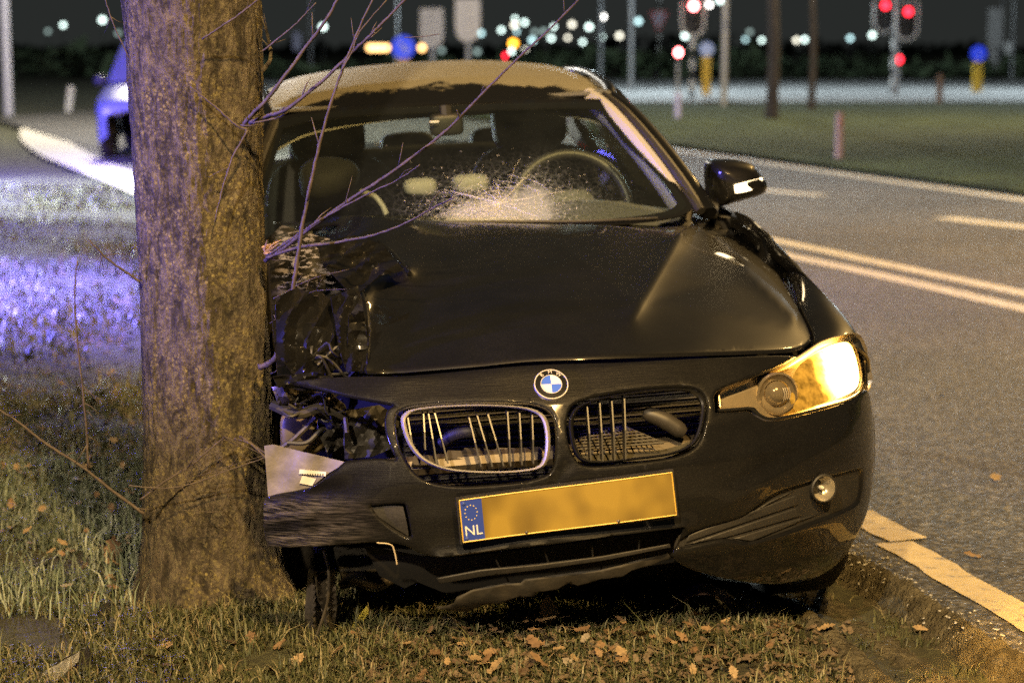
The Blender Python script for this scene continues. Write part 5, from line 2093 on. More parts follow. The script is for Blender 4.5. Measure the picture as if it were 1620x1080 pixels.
# ---- left door mirror (image right) and its twin
def mirror(sgn, lit):
    m = empty('door_mirror', parent=car)
    if sgn > 0:
        ref = {k: CL(*v) for k, v in dict(tl=(1122, 256, 1.70), tr=(1192, 258, 1.74), r=(1213, 290, 1.78), br=(1190, 312, 1.76), bl=(1130, 326, 1.70), il=(1120, 290, 1.70)).items()}
    cx, cz = .865, 1.005
    rows = []
    # cap lofted along x
    outl = [(1120, 268), (1124, 256), (1140, 253), (1165, 254), (1190, 260), (1203, 275), (1213, 289), (1211, 303), (1196, 311), (1165, 319), (1135, 327), (1126, 322), (1121, 300)]
    C = crom(outl, 4, True)
    base = np.array([CL(a, b, 1.74) for a, b in C])
    cen = base.mean(0)
    rings = []
    for s, dy in ((.05, -.085), (.45, -.080), (.75, -.064), (.93, -.035), (1.0, .0), (1.0, .05), (.96, .075)):
        q = cen + (base - cen) * s
        q[:, 1] = cen[1] + dy + .10 * (q[:, 0] - cen[0])
        rings.append(q)
    V = np.vstack(rings)
    n = len(base)
    F = [(k * n + i, k * n + (i + 1) % n, (k + 1) * n + (i + 1) % n, (k + 1) * n + i) for k in range(len(rings) - 1) for i in range(n)]
    F.append(tuple(range(n)))
    F.append(tuple((len(rings) - 1) * n + i for i in range(n)))
    ind2 = [(1163, 296), (1166, 292), (1209, 284), (1212, 288), (1211, 297), (1168, 305), (1164, 303)]
    I = np.array([CL(a, b, 1.74 - .10) for a, b in crom(ind2, 3, True)])
    # lay the strip on the cap
    I[:, 1] = np.interp(I[:, 0], [cen[0], cen[0] + .10], [cen[1] - .096, cen[1] - .030])
    foot = [np.array(CL(1128, 322, 1.74)), np.array(CL(1112, 330, 1.72)), np.array([.80, 1.70, .955])]
    if sgn < 0:
        mir = lambda A: np.array([(-p[0], p[1], p[2]) for p in A])
        V, I, foot = mir(V), mir(I), mir(foot)
        F = [f[::-1] for f in F]
    cap = mk('cap', V, F, M_PAINTB, m, angle=60)
    g2 = cen + (base - cen) * .9
    g2[:, 1] = cen[1] + .078
    mk('glass', g2 * np.array([sgn, 1, 1]), [tuple(range(n))], M_CHROME, m, flat=True)
    mk('foot', *tube(crom(foot, 4), .028, 10, flat=.6), M_TRIM, m)
    mk('indicator_strip', *thick(I, [tuple(range(len(I)))] if sgn > 0 else [tuple(range(len(I)))[::-1]], .006), glow('mirror_indicator', (1, .74, .40), 7.0 if sgn > 0 else 3.0), m, flat=True)
    return m


mirror(1, True)['label'] = 'black door mirror with its indicator strip lit'
mirror(-1, True)

# ---- back of the car
bw = [[(-.50, 3.44, 1.36), (0, 3.50, 1.372), (.50, 3.44, 1.36)], [(-.56, 3.68, 1.22), (0, 3.74, 1.235), (.56, 3.68, 1.22)], [(-.63, 3.98, 1.02), (0, 4.03, 1.035), (.63, 3.98, 1.02)]]
V, F = grid_patch(bw, 4, 4)
mk('rear_window', V, F, M_GLASS, car)
bt = [[(-.80, 3.96, .985), (0, 4.02, 1.03), (.80, 3.96, .985)], [(-.76, 4.3, .975), (0, 4.38, 1.015), (.76, 4.3, .975)], [(-.66, 4.50, .95), (0, 4.58, .985), (.66, 4.50, .95)], [(-.66, 4.52, .72), (0, 4.62, .74), (.66, 4.52, .72)]]
V, F = grid_patch(bt, 5, 5)
mk('boot_lid', *thick(V, F, .004), M_PAINTB, car)
rbp = [[(-.74, 4.50, .72), (0, 4.62, .74), (.74, 4.50, .72)], [(-.76, 4.52, .55), (0, 4.66, .56), (.76, 4.52, .55)], [(-.74, 4.50, .28), (0, 4.62, .28), (.74, 4.50, .28)]]
V, F = grid_patch(rbp, 5, 5)
mk('rear_bumper', *thick(V, F, .005), M_PAINTB, car)
for s in (1, -1):
    mk('tail_light', *blob((s * .66, 4.50, .83), (.14, .05, .075), 3.2, 16, 10), pbr('red_tail_lens', (.35, .01, .01), .15, coat=.6), car)

# ---- cabin
mk('dashboard', *thick(*grid_patch([[(-.68, 1.50, .93), (-.3, 1.46, .955), (.1, 1.46, .955), (.38, 1.47, .965), (.68, 1.52, .93)], [(-.68, 1.72, .95), (-.3, 1.74, .97), (.1, 1.74, .965), (.38, 1.76, 1.0), (.68, 1.74, .95)],
                            [(-.68, 1.86, .88), (-.3, 1.90, .90), (.1, 1.90, .88), (.38, 1.90, .93), (.68, 1.86, .88)], [(-.68, 1.90, .6), (-.3, 1.94, .6), (.1, 1.94, .6), (.38, 1.92, .6), (.68, 1.90, .6)]], 4, 4), .01), M_INT, car)
mk('parcel_shelf', *box((0, 3.72, .96), (1.2, .5, .03), bev=.01), M_INT, car)
mk('cabin_floor', *box((0, 2.7, .3), (1.5, 2.4, .04), bev=.01), M_DARK, car)
mk('firewall', *box((0, 1.42, .62), (1.45, .03, .62), bev=.01), M_DARK, car)


def seat(x, y, name, label=None):
    s = empty(name, parent=car)
    tilt = Matrix.Rotation(rad(-18), 3, 'X')
    mk('backrest', *blob((x, y, .80), (.235, .085, .33), 4.2, 20, 14, rot=tilt), M_SEAT, s)
    mk('headrest', *blob((x, y + .13, 1.20), (.135, .055, .10), 4.0, 18, 12, rot=tilt), M_SEAT, s)
    mk('cushion', *blob((x, y - .28, .47), (.24, .26, .10), 4.0, 18, 12), M_SEAT, s)
    mk('headrest_stalk', *join([tube([(x + q, y + .10, 1.06), (x + q, y + .12, 1.15)], .007, 6) for q in (-.05, .05)]), M_CHROME, s)
    if label: s['label'] = label


seat(.36, 2.55, 'front_seat')
seat(-.36, 2.55, 'front_seat')
rs = empty('rear_seat', parent=car)
mk('bench_back', *blob((0, 3.42, .78), (.64, .10, .30), 4.5, 24, 12, rot=Matrix.Rotation(rad(-20), 3, 'X')), M_SEAT, rs)
for x in (-.36, 0, .36):
    mk('headrest', *blob((x, 3.55, 1.06), (.11, .05, .065), 3.6, 16, 10), M_SEAT, rs)
# steering wheel
sw = empty('steering_wheel', parent=car)
sc_ = np.array(CL(905, 330, 1.98))
SM = Matrix.Translation(sc_) @ Matrix.Rotation(rad(66), 4, 'X')
ring = [SM @ Vector((.188 * math.cos(a), .188 * math.sin(a), 0)) for a in np.linspace(0, 2 * math.pi, 41)]
mk('rim', *tube(ring, .016, 10, False), pbr('wheel_leather', (.04, .038, .036), .4), sw)
hv, hf = blob((0, 0, .01), (.075, .06, .03), 3, 16, 8)
mk('hub', [SM @ Vector(v) for v in hv], hf, M_INT, sw)
mk('spokes', *join([tube([SM @ Vector((.06 * math.cos(a), .06 * math.sin(a), .01)), SM @ Vector((.18 * math.cos(a), .18 * math.sin(a), 0))], .014, 8) for a in (0, math.pi, -math.pi / 2)]), M_INT, sw)
# burst airbags hanging in the cabin
mk('airbag', *blob(CL(664, 297, 2.05), (.055, .05, .030), 3.0, 18, 12, jitter=.25), M_BAG, car)
mk('airbag', *blob(CL(744, 290, 2.10), (.060, .05, .028), 3.4, 18, 12, jitter=.2), M_BAG, car)
mk('airbag', *blob(CL(520, 285, 2.10), (.10, .08, .06), 2.6, 18, 12, jitter=.4), pbr('grey_airbag', (.016, .016, .018), .8), car)
mk('airbag_tether', *tube(crom([CL(570, 303, 1.9), CL(592, 310, 1.88), CL(605, 325, 1.86), CL(612, 340, 1.84)], 4), .008, 8), M_BAG, car)
# inner mirror and its sensor box
mk('inner_mirror', *join([blob(CL(706, 197, 1.98), (.055, .03, .036), 4.5, 18, 10), tube([CL(706, 190, 1.97), CL(704, 168, 1.98)], .02, 8)]), M_BLACK, car)
mk('mirror_edge_highlight', *box(CL(687, 193, 1.93), (.030, .004, .006), bev=.001), pbr('lit_mirror_edge', (.8, .8, .78), .4), car)  # pale strip painted as the lit edge of the inner mirror
for s in (-.36, .36):
    mk('sun_visor', *box((s, 2.2, 1.315), (.40, .12, .016), bev=.006), M_INT, car)

# ---- wheels
def wheel(x, y, sgn, z=WZ):
    w = empty('wheel', (x, y, z), parent=car)
    prof = [(.22, -.10), (.29, -.108), (.312, -.09), (.318, -.06), (.3185, 0), (.318, .06), (.312, .09), (.29, .108), (.22, .10)]
    mk('tyre', *lathe(prof, 48, 'X'), M_RUBBER, w)
    rim = [lathe([(.222, -.10), (.21, -.08), (.20, .0), (.205, .07), (.222, .10)], 40, 'X'), lathe([(.06, .05 * sgn), (.05, .075 * sgn), (.0001, .078 * sgn)], 20, 'X')]
    for k in range(10):
        a = 2 * math.pi * k / 10
        rim.append(tube([(.055 * sgn, .05 * math.cos(a), .05 * math.sin(a)), (.07 * sgn, .12 * math.cos(a), .12 * math.sin(a)), (.085 * sgn, .212 * math.cos(a), .212 * math.sin(a))], [.016, .012, .011], 6))
    mk('rim', *join(rim), M_ALLOY, w)
    return w


wheel(.742, WF + .03, 1)
wheel(.775, WR, 1)
wheel(-.775, WR, -1)
wheel(-.66, 1.28, -1, .30)['label'] = 'front wheel knocked back behind the trunk'
for sgn in (1, -1):
    for yc in (WF, WR):
        if sgn < 0 and yc == WF: continue
        V, F = [], []
        for a in np.linspace(-.25, math.pi + .25, 16):
            for xx in (.58, .79 if yc == WF else .86):
                V.append((sgn * xx, yc + (AR + .01) * math.cos(a), WZ + (AR + .01) * math.sin(a)))
        F = [(2 * i, 2 * i + 1, 2 * i + 3, 2 * i + 2) for i in range(15)]
        mk('wheel_arch_liner', V, F, M_DARK, car)

# ================================================================== THE TREE
def bark_mat():
    m, nt, b = new_mat('oak_bark')
    v = coords(nt, (1, 1, .6))
    v1 = coords(nt)
    n1 = noise_t(nt, v, 30, 8, .74, .35)
    n2 = noise_t(nt, v1, 5, 4, .6)
    n3 = noise_t(nt, v1, 85, 5, .7)
    col = ramp(nt, n1, [(.34, (.028, .022, .016)), (.48, (.082, .066, .047)), (.63, (.15, .125, .092))])
    # lichen: crusty pale-yellow patches with a shape of their own
    vo = nd(nt, 'ShaderNodeTexVoronoi')
    vo.inputs['Scale'].default_value = 75
    vo.inputs['Randomness'].default_value = 1
    nt.links.new(v1, vo.inputs['Vector'])
    ad = nd(nt, 'ShaderNodeMath', operation='MULTIPLY')
    spot = ramp(nt, vo.outputs['Distance'], [(.22, (1, 1, 1)), (.40, (0, 0, 0))])
    where = ramp(nt, n2, [(.40, (0, 0, 0)), (.56, (1, 1, 1))])
    fine = ramp(nt, n3, [(.50, (0, 0, 0)), (.60, (1, 1, 1))])
    mx_ = nd(nt, 'ShaderNodeMath', operation='MAXIMUM')
    nt.links.new(spot, ad.inputs[0]); nt.links.new(where, ad.inputs[1])
    a2 = nd(nt, 'ShaderNodeMath', operation='MULTIPLY')
    nt.links.new(fine, a2.inputs[0]); a2.inputs[1].default_value = .55
    nt.links.new(ad.outputs[0], mx_.inputs[0]); nt.links.new(a2.outputs[0], mx_.inputs[1])
    lc = ramp(nt, n2, [(.4, (.21, .19, .11)), (.55, (.27, .225, .085)), (.7, (.25, .22, .13))])
    v9 = coords(nt, (1, 1, .38))
    n9 = noise_t(nt, v9, 24, 6, .66, .9)
    crk = ramp(nt, n9, [(.40, (.26, .24, .21)), (.49, (1, 1, 1)), (.70, (1.3, 1.26, 1.18))])
    mq = nt.nodes.new('ShaderNodeMix')
    mq.data_type = 'RGBA'
    mq.blend_type = 'MULTIPLY'
    mq.inputs[0].default_value = .85
    nt.links.new(mixc(nt, mx_.outputs[0], col, lc), mq.inputs[6])
    nt.links.new(crk, mq.inputs[7])
    nt.links.new(mq.outputs[2], b.inputs['Base Color'])
    b.inputs['Roughness'].default_value = .88
    hh = nd(nt, 'ShaderNodeMath', operation='ADD')
    nt.links.new(n9, hh.inputs[0]); nt.links.new(n1, hh.inputs[1])
    bump(nt, b, hh.outputs[0], 1.0, .03)
    return m


M_BARK = bark_mat()
M_TWIG = pbr('twig_bark', (.05, .038, .030), .7, var=(40, (.10, .078, .058)), bmp=(120, .5, .003))
TD = 5.17
tree = empty('roadside_tree', tuple(at(325, 1000, TD) * np.array([1, 1, 0])))
tag(tree, 'thick lichen covered tree trunk the car has crashed into', 'tree')
TO = np.array(tree.location)
# silhouette of the trunk: photograph rows -> left and right edge
SIL = [(-900, 210, 400), (-400, 200, 405), (-40, 192, 411), (0, 193, 412), (60, 200, 413), (130, 204, 414), (200, 208, 415), (290, 213, 416), (380, 218, 420), (480, 223, 428), (580, 225, 436), (680, 226, 440), (780, 225, 440), (850, 224, 436), (900, 221, 442), (940, 218, 455), (985, 214, 466), (1030, 205, 476), (1090, 190, 490)]
zs, xs, rs_ = [], [], []
for py, l, r in SIL:
    a, b = at(l, py, TD), at(r, py, TD)
    zs.append(a[2]); xs.append((a[0] + b[0]) / 2); rs_.append((b[0] - a[0]) / 2)
o_ = np.argsort(zs)
zs, xs, rs_ = np.array(zs)[o_], np.array(xs)[o_], np.array(rs_)[o_]
zz = np.concatenate([np.arange(-.12, 1.75, .0055), np.arange(1.75, float(zs.max()), .05)])
na = 220
TV = []
for z in zz:
    cx, R = np.interp(z, zs, xs), np.interp(z, zs, rs_)
    for k in range(na):
        a = 2 * math.pi * k / na
        c, s = math.cos(a), math.sin(a)
        p = Vector((c * 2.6, s * 2.6, z * 1.6))
        rid = mnoise.noise(Vector((c * 5.5, s * 5.5, z * 3.2)))
        fur = abs(mnoise.noise(Vector((c * 9 + .4 * mnoise.noise(Vector((c * 3, s * 3, z * 9))), s * 9, z * 7 + 3))))
        fine = mnoise.noise(Vector((c * 26, s * 26, z * 26)))
        r = R * .975 + .008 * mnoise.noise(p) + .003 * rid - .006 * max(0, .22 - fur) / .22 * (.4 + .6 * max(0, mnoise.noise(Vector((c * 2, s * 2, z * 4))))) + .0035 * fine + .003
        r += .022 * math.exp(-((z - .0) / .12) ** 2) * (1 + .8 * math.cos(4 * a + .6))
        r += .02 * math.exp(-((z - .16) / .10) ** 2) * max(0, math.cos(a + .5)) ** 3 + .006 * math.exp(-((z - .15) / .12) ** 2) * mnoise.noise(Vector((c * 14, s * 14, z * 14)))
        TV.append((cx + r * c - TO[0], r * s, z))
nr = len(zz)
tl = np.arange(nr * na).reshape(nr, na)
TQ = np.stack([tl[:-1], np.roll(tl, -1, 1)[:-1], np.roll(tl, -1, 1)[1:], tl[1:]], -1).reshape(-1, 4)
fast_mesh('trunk', np.array(TV), TQ.ravel(), np.full(len(TQ), 4), M_BARK, tree, True)


def twig(pts, w0, w1, D0, D1, mat=M_TWIG, name='branch', side=0, seed=0, sides=7):
    """branch through photograph points; width in photo pixels; depth D0..D1"""
    r = random.Random(seed * 7 + len(pts))
    C = crom(pts, 7)
    n = len(C)
    P = [at(C[i][0] + r.uniform(-.6, .6), C[i][1] + r.uniform(-.6, .6), D0 + (D1 - D0) * i / (n - 1)) - TO for i in range(n)]
    R = [max(.0006, .62 * (w0 + (w1 - w0) * i / (n - 1)) / 2 / FPX * (D0 + (D1 - D0) * i / (n - 1)) * (1 + (.22 if i % 5 == 0 else 0))) for i in range(n)]
    parts = [tube(P, R, sides)]
    for k in range(side):
        i = r.randint(2, n - 2)
        d = Vector(P[min(i + 1, n - 1)] - P[i - 1]).normalized()
        q = Vector((r.uniform(-1, 1), r.uniform(-.5, .5), r.uniform(-.2, 1))).normalized()
        d = (d + q * .8).normalized()
        L = r.uniform(.02, .08)
        p = Vector(P[i])
        parts.append(tube([p, p + d * L * .5 + Vector((0, 0, r.uniform(-.004, .008))), p + d * L], [R[i] * .5, R[i] * .4, .0006], 5))
    return mk(name, *join(parts), mat, tree, angle=None)


twig([(384, 200), (400, 180), (430, 148), (480, 80), (512, 38), (545, -20)], 12, 7, 5.0, 4.85, side=5, seed=1)
twig([(396, 194), (425, 183), (455, 172), (510, 128), (556, 84), (600, 42), (660, -20)], 11, 6, 5.02, 4.75, side=6, seed=2)
twig([(540, 112), (556, 84), (570, 50), (612, 0)], 4, 3, 4.8, 4.78, seed=3)
twig([(420, 412), (455, 388), (500, 354), (560, 312), (620, 272), (700, 212), (760, 152), (820, 92), (870, 46), (925, -10)], 11, 4, 5.05, 4.5, side=9, seed=4)
twig([(424, 404), (470, 372), (520, 340), (580, 308), (630, 284), (664, 261)], 7, 3, 5.03, 4.7, side=4, seed=5)
twig([(422, 408), (470, 392), (540, 382), (590, 372), (640, 354), (690, 326), (720, 312)], 9, 3, 5.03, 4.7, side=5, seed=6)
twig([(412, 580), (430, 572), (442, 552), (455, 505), (466, 440), (478, 360), (496, 270), (520, 175), (548, 95), (575, 30), (600, -20)], 16, 4, 5.0, 4.8, side=8, seed=7)
twig([(-20, 636), (30, 668), (70, 700), (130, 738), (180, 778), (228, 812)], 5, 9, 4.95, 5.02, side=3, seed=8)
twig([(122, 412), (118, 470), (124, 560), (134, 650), (140, 742)], 4, 6, 4.97, 4.99, side=12, seed=9)
twig([(141, 380), (165, 405), (190, 424), (222, 446)], 4, 7, 5.0, 5.06, side=5, seed=10)
twig([(222, 790), (260, 762), (300, 738), (330, 712), (356, 690)], 6, 4, 4.93, 4.93, side=2, seed=11)
twig([(204, 768), (260, 772), (300, 766), (360, 744), (440, 716), (480, 700)], 4, 3, 4.92, 4.9, side=3, seed=12)
twig([(380, 690), (420, 716), (470, 742), (500, 762)], 7, 4, 4.95, 4.8, side=4, seed=13)
twig([(372, 694), (400, 704), (440, 748), (452, 776)], 6, 4, 4.95, 4.85, side=2, seed=14)
twig([(320, 62), (350, 42), (380, 22), (412, -4)], 5, 4, 4.94, 4.9, side=1, seed=15)
twig([(416, 112), (428, 92), (424, 60), (414, 26)], 12, 5, 5.08, 5.06, M_BARK, side=3, seed=16)
twig([(412, 84), (440, 62), (470, 36), (500, 4)], 5, 3, 5.06, 5.0, side=2, seed=17)
twig([(300, 136), (340, 168), (372, 196), (392, 206)], 4, 7, 4.95, 4.97, side=2, seed=18)
twig([(392, 206), (368, 250), (352, 300), (340, 350)], 7, 3, 4.96, 4.95, side=2, seed=19)
twig([(400, 195), (440, 186), (455, 178)], 5, 3, 4.97, 4.95, seed=20)
twig([(165, -5), (180, 40), (205, 95), (215, 140)], 3, 4, 5.05, 5.1, side=5, seed=21)
twig([(640, 60), (670, 58), (695, 54)], 2.5, 2, 4.8, 4.78, seed=22)
for k in range(15):
    x0, y0 = random.uniform(426, 450), random.uniform(470, 600)
    x1, y1 = x0 + random.uniform(50, 130), y0 - random.uniform(-10, 60)
    twig([(x0, y0), ((x0 + x1) / 2, (y0 + y1) / 2 - random.uniform(4, 14)), (x1, y1)], random.uniform(2, 4), 1.5, 4.98, random.uniform(4.75, 4.95), name='twig', side=1, seed=30 + k, sides=5)
for k in range(8):
    x0, y0 = random.uniform(230, 430), random.uniform(640, 800)
    twig([(x0, y0), (x0 + random.uniform(-40, 40), y0 + random.uniform(-30, 30)), (x0 + random.uniform(-80, 80), y0 + random.uniform(-50, 40))], 3, 1.5, 4.93, 4.9, name='twig', side=1, seed=60 + k, sides=5)
# splintered stub where a bough tore off
sp_ = []
for k in range(9):
    b0 = at(418 + random.uniform(-3, 4), 398 + random.uniform(-10, 14), 5.04) - TO
    b1 = b0 + np.array([random.uniform(.01, .05), random.uniform(-.03, 0), random.uniform(-.01, .03)])
    sp_.append(tube([b0, b1], [.004, .0006], 4))
mk('splintered_stub', *join(sp_), pbr('fresh_wood', (.40, .26, .11), .7), tree)

# ================================================================== DEBRIS
def shard(name, px, label, mat, cat='debris', t=.004, z=.02, curl=0.0, tilt=None, group=None):
    """a loose fragment: outline in the photograph, laid out at one ground distance, tilted towards the viewer"""
    c = np.array(px, float).mean(0)
    p = terr(c[0], c[1])
    D = p[1]
    V = []
    for a, b in resample(px, 12):
        q = at(a, b, D)
        dy = (q[2] - p[2]) * (1.2 if tilt is None else tilt)
        V.append(np.array([q[0] - p[0], dy + curl * (q[0] - p[0]) ** 2 * 20, q[2] - p[2]]))
    zmin = min(v[2] for v in V)
    n = len(V)
    F = [tuple(range(n))]
    o = mk(name, *thick(V, F, t), mat, flat=True)
    o.location = (p[0], p[1], p[2] - zmin * .0)
    return tag(o, label, cat, group)


# curved strip of torn metal
t0, t1 = terr(1070, 972), terr(1150, 965)
cv = []
for i in range(12):
    a = math.pi * i / 11
    for j in range(2):
        base_ = at(1062 + 92 * (i / 11), 962 - 24 * math.sin(a * .92) - (0 if j == 0 else 16), 4.86 + .10 * j)
        cv.append(base_)
o = mk('curved_metal_strip', *thick(cv, [(2 * i, 2 * i + 2, 2 * i + 3, 2 * i + 1) for i in range(11)], .003), pbr('reddish_metal', (.16, .10, .085), .4, .6, var=(30, (.08, .055, .05))))
tag(o, 'curved reddish metal strip lying in the grass under the bumper', 'debris')
M_SHBLK = pbr('shard_black', (.02, .02, .022), .3, coat=.5, var=(30, (.05, .045, .04)))
M_SHBLU = pbr('shard_silver', (.30, .31, .36), .15, .7)
shard('yellow_strip', [(542, 1018), (560, 985), (578, 966), (582, 975), (566, 995), (548, 1018)], 'yellow plastic strip sticking up beside the hanging liner', pbr('yellow_strip', (.42, .36, .06), .4))
shard('plastic_shard', [(660, 1032), (690, 1022), (712, 1030), (706, 1042), (672, 1046)], 'flat dark plastic shard in the grass under the bumper', M_SHBLK, tilt=3.5)
shard('plastic_shard', [(848, 1014), (880, 1012), (912, 1026), (900, 1036), (860, 1028)], 'dark plastic shard among the oak leaves', M_SHBLK, tilt=3.5)
shard('plastic_shard', [(700, 980), (738, 984), (738, 1006), (724, 1016), (690, 1012)], 'dark square fragment just under the torn lip', M_SHBLK)
shard('black_shard', [(140, 978), (168, 955), (176, 962), (158, 1002), (148, 1010)], 'pointed black shard standing in the grass left of the trunk', M_SHBLK)
shard('lens_fragment', [(158, 1012), (172, 980), (183, 984), (176, 1004)], 'blue shining lens fragment left of the trunk foot', M_SHBLU)
shard('trim_piece', [(66, 1080), (80, 1056), (128, 1040), (142, 1056), (146, 1090), (70, 1095)], 'dark trim piece at the bottom left corner', M_SHBLK, tilt=2.0)
shard('frosted_strip', [(62, 1086), (74, 1066), (122, 1046), (124, 1056), (86, 1084)], 'frosted pale strip on the trim piece at bottom left', pbr('frosted_strip', (.42, .42, .40), .6, var=(60, (.15, .15, .15))), tilt=1.9).location += Vector((0, -.03, .015))
shard('clear_fragment', [(308, 1034), (312, 1014), (326, 1012), (324, 1032)], 'small clear fragment shining at the foot of the trunk', M_SHBLU)
shard('white_fragment', [(186, 908), (206, 900), (222, 903), (218, 914), (196, 918)], 'white plastic fragment beside the reddish leaf', pbr('white_fragment', (.6, .6, .6), .5), tilt=2)
shard('tag_fragment', [(215, 605), (222, 570), (228, 566), (226, 630), (217, 632)], 'thin fragment showing at the left edge of the trunk', M_SHBLU, tilt=.2)

# ================================================================== EMERGENCY CAR (half hidden behind the trunk) and its twin off to the left
M_PBLUELIT = pbr('blue_lit_police_paint', (.18, .20, .30), .35, coat=.5)  # white bodywork with the surrounding blue light mixed into its colour
M_PBLUE = pbr('police_blue_stripe', (.03, .06, .45), .4)
M_PDARK = pbr('dark_glass', (.02, .025, .03), .06, coat=.5)
M_BEACON = glow('blue_beacon', (.08, .10, 1.0), 10)


def police_car(loc, rz, label, beacon, head):
    t = empty('police_car', loc, rz)
    hw = .89
    def sec(y, zl, zu, w, wu):      # one cross-section of the body
        return [(-w, y, zl), (-w * 1.01, y, (zl + zu) * .5), (-wu, y, zu), (0, y, zu + .03), (wu, y, zu), (w * 1.01, y, (zl + zu) * .5), (w, y, zl)]
    rows = [sec(0, .32, .62, .72, .66), sec(.06, .22, .74, .82, .76), sec(.35, .20, .82, .88, .82), sec(1.1, .20, .96, .89, .84), sec(1.5, .20, .98, .89, .85), sec(3.0, .20, 1.0, .89, .85), sec(3.9, .22, 1.02, .88, .83), sec(4.25, .3, .95, .80, .76)]
    V, F = grid_patch(rows, 4, 4)
    mk('body', V, F, M_PBLUELIT, t)
    cab = [sec(1.05, .95, 1.0, .82, .76), sec(1.75, .95, 1.56, .80, .62), sec(2.4, .95, 1.63, .80, .64), sec(3.6, .95, 1.58, .80, .62), sec(4.15, .95, 1.05, .78, .72)]
    V, F = grid_patch(cab, 4, 4)
    mk('cabin', V, F, M_PBLUELIT, t)
    mk('windscreen', *grid_patch([[(-.70, 1.08, 1.01), (0, 1.0, 1.03), (.70, 1.08, 1.01)], [(-.58, 1.72, 1.52), (0, 1.66, 1.56), (.58, 1.72, 1.52)]], 3, 5), M_PDARK, t)
    for s in (1, -1):
        mk('side_window', [(s * .82, 1.45, 1.04), (s * .70, 1.95, 1.50), (s * .70, 3.5, 1.49), (s * .82, 3.8, 1.04)], [(0, 1, 2, 3)], M_PDARK, t)
        mk('stripe', [(s * .905, .5, .60), (s * .905, 3.9, .60), (s * .905, 3.9, .78), (s * .905, .5, .78)], [(0, 1, 2, 3)], M_PBLUE, t)
        mk('headlight', *blob((s * .62, .12, .66), (.15, .08, .085), 3, 14, 10), head, t)
        mk('door_mirror', *blob((s * .97, 1.35, 1.02), (.10, .06, .075), 3, 12, 8), M_BLACK, t)
        for y in (.78, 3.45):
            w = mk('wheel', *lathe([(.20, -.1), (.29, -.1), (.31, -.06), (.31, .06), (.29, .1), (.20, .1)], 28, 'X', (s * .80, y, .31)), M_RUBBER, t)
            mk('rim', *lathe([(.20, .07 * s), (.08, .09 * s), (.001, .09 * s)], 20, 'X', (s * .80, y, .31)), M_ALLOY, w)
    mk('grille', *box((0, .02, .52), (.8, .05, .16), bev=.02), M_BLACK, t)
    mk('bonnet_stripe', *grid_patch([[(-.5, .30, .838), (0, .25, .862), (.5, .30, .838)], [(-.55, .85, .952), (0, .85, .975), (.55, .85, .952)]], 3, 3), M_PBLUE, t)
    lb = mk('light_bar', *box((0, 2.1, 1.70), (1.15, .26, .09), bev=.03), M_BLACK, t)
    for s in (-.42, -.15, .15, .42):
        mk('beacon', *box((s, 2.1, 1.755), (.20, .22, .07), bev=.025), beacon, lb)
    return tag(t, label, 'police car')


D0 = depth_of(256)
pcx_ = at(152, 256, D0)
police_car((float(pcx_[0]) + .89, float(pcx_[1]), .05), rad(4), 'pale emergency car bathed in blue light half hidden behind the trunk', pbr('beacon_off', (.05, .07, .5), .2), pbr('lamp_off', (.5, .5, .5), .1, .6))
HB = glow('headlamp_white', (.95, 1, .98), 30)
police_car((-15.2, 23.2, .05), rad(86), 'emergency car out of frame left shining across the lawn', M_BEACON, HB)
WHITEL = (.92, 1.0, .94)
fl_ = empty('floodlight_mast', (-13.2, 20.4, 0))
mk('mast', *pole_mesh(3.3, .05, .04), M_GALV, fl_)
mk('lamp_head', *box((.05, 0, 3.4), (.16, .5, .22), bev=.03), M_BLACK, fl_)
mk('lens', *box((.135, 0, 3.4), (.012, .44, .17), bev=.004), HB, fl_)
tag(fl_, 'white floodlight on a mast out of frame left', 'floodlight')
lamp('floodlight', 'SPOT', (-13.0, 20.4, 3.4), 30000, WHITEL, .2, target=(-4.5, 21.0, 0), spot=46, blend=.7)
lamp('police_headlamp', 'SPOT', (-14.4, 22.8, .75), 12000, WHITEL, .06, target=(-4, 20.2, .0), spot=36, blend=.6)
lamp('police_headlamp', 'SPOT', (-14.4, 21.8, .75), 22000, WHITEL, .06, target=(-2, 14.5, .3), spot=40, blend=.6)
lamp('added_blue_light', 'POINT', (-7.0, 22.6, 2.1), 2600, BLUE, .12)  # added blue light in front of the emergency car; no beacon stands there
b2_ = empty('added_beacon_stand', (-7.2, 12.6, 0))  # stand added off frame to carry the blue emergency light
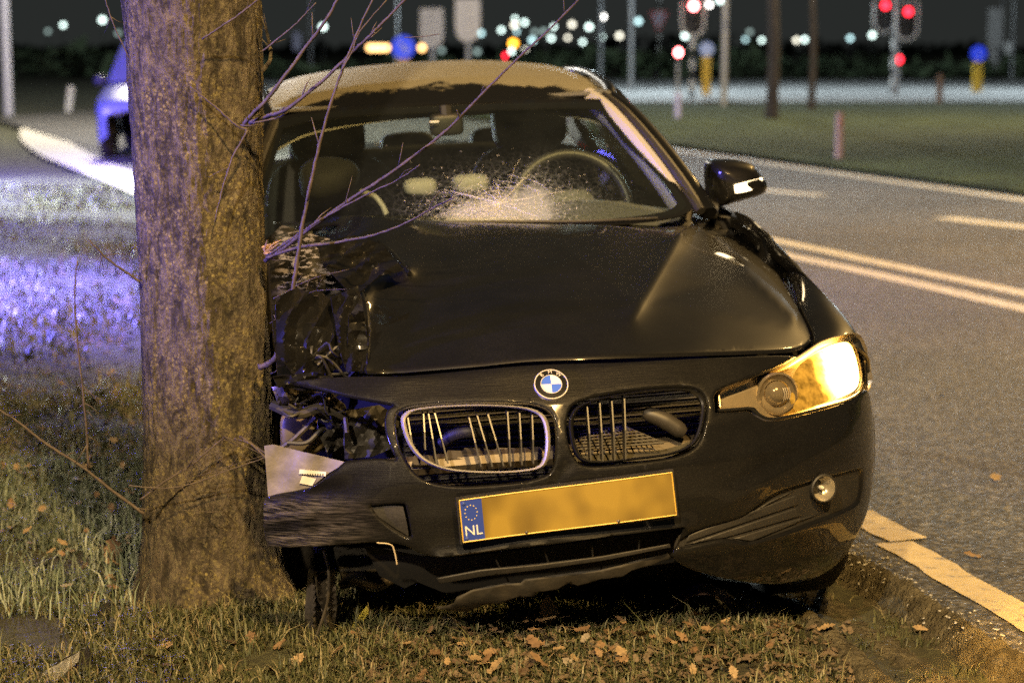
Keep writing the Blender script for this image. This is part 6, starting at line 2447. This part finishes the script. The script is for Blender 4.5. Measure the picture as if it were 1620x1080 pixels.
mk('pole', *pole_mesh(2.05, .03, .025), M_GALV, b2_)
mk('beacon', *blob((0, 0, 2.12), (.07, .07, .09), 2.6, 16, 10), M_BEACON, b2_)
tag(b2_, 'flashing blue beacon on an added stand beside the lawn, out of frame left', 'beacon')
lamp('beacon_light', 'SPOT', (-7.05, 12.6, 2.15), 38000, (.18, .15, 1.0), .08, target=(-4.8, 12.4, 0), spot=70, blend=.9)
# added stand for the blue emergency light beside the photographer
bt_ = empty('added_beacon_stand', (-6.2, 3.2, 0))
mk('pole', *pole_mesh(1.25, .03, .025), M_GALV, bt_)
mk('beacon', *blob((0, 0, 1.32), (.07, .07, .09), 2.6, 16, 10), M_BEACON, bt_)
tag(bt_, 'flashing blue beacon on an added stand left of the photographer', 'beacon')
lamp('beacon_light', 'SPOT', (-6.05, 3.25, 1.32), 3000, BLUE, .16, target=(.2, 4.9, 1.95), spot=30, blend=.5)

# ---- lamp posts of the street lighting
for k, (f_, l_, p_, c_) in enumerate(STREET):
    t = empty('street_lamp', f_)
    d_ = Vector(l_) - Vector(f_)
    mk('pole', *tube(crom([(0, 0, 0), (0, 0, 3), (0, 0, d_.z * .9), (d_.x * .3, d_.y * .3, d_.z + .25), (d_.x, d_.y, d_.z + .2)], 6), .07, 10), M_GALV, t)
    mk('lamp_head', *box((d_.x, d_.y, d_.z + .24), (.5, .26, .12), bev=.04), M_GALV, t)
    tag(t, ('street lamp over the verge behind the photographer', 'street lamp behind the photographer on the lawn side', 'street lamp out of frame right of the road', 'second street lamp further along the road on the right')[k], 'street lamp')
for k, l_ in enumerate(CROSSING):
    t = empty('street_lamp', (l_[0], l_[1] + .6, 0))
    mk('pole', *tube([(0, 0, 0), (0, 0, 8.1), (0, -.3, 8.35), (0, -.6, 8.35)], .07, 8), M_GALV, t)
    mk('lamp_head', *box((0, -.6, 8.40), (.26, .5, .12), bev=.04), M_GALV, t)
    tag(t, ('tall side road lamp hidden behind the trunk', 'tall crossing lamp high above the striped poles', 'tall crossing lamp high above the far tree trunks')[k], 'street lamp')
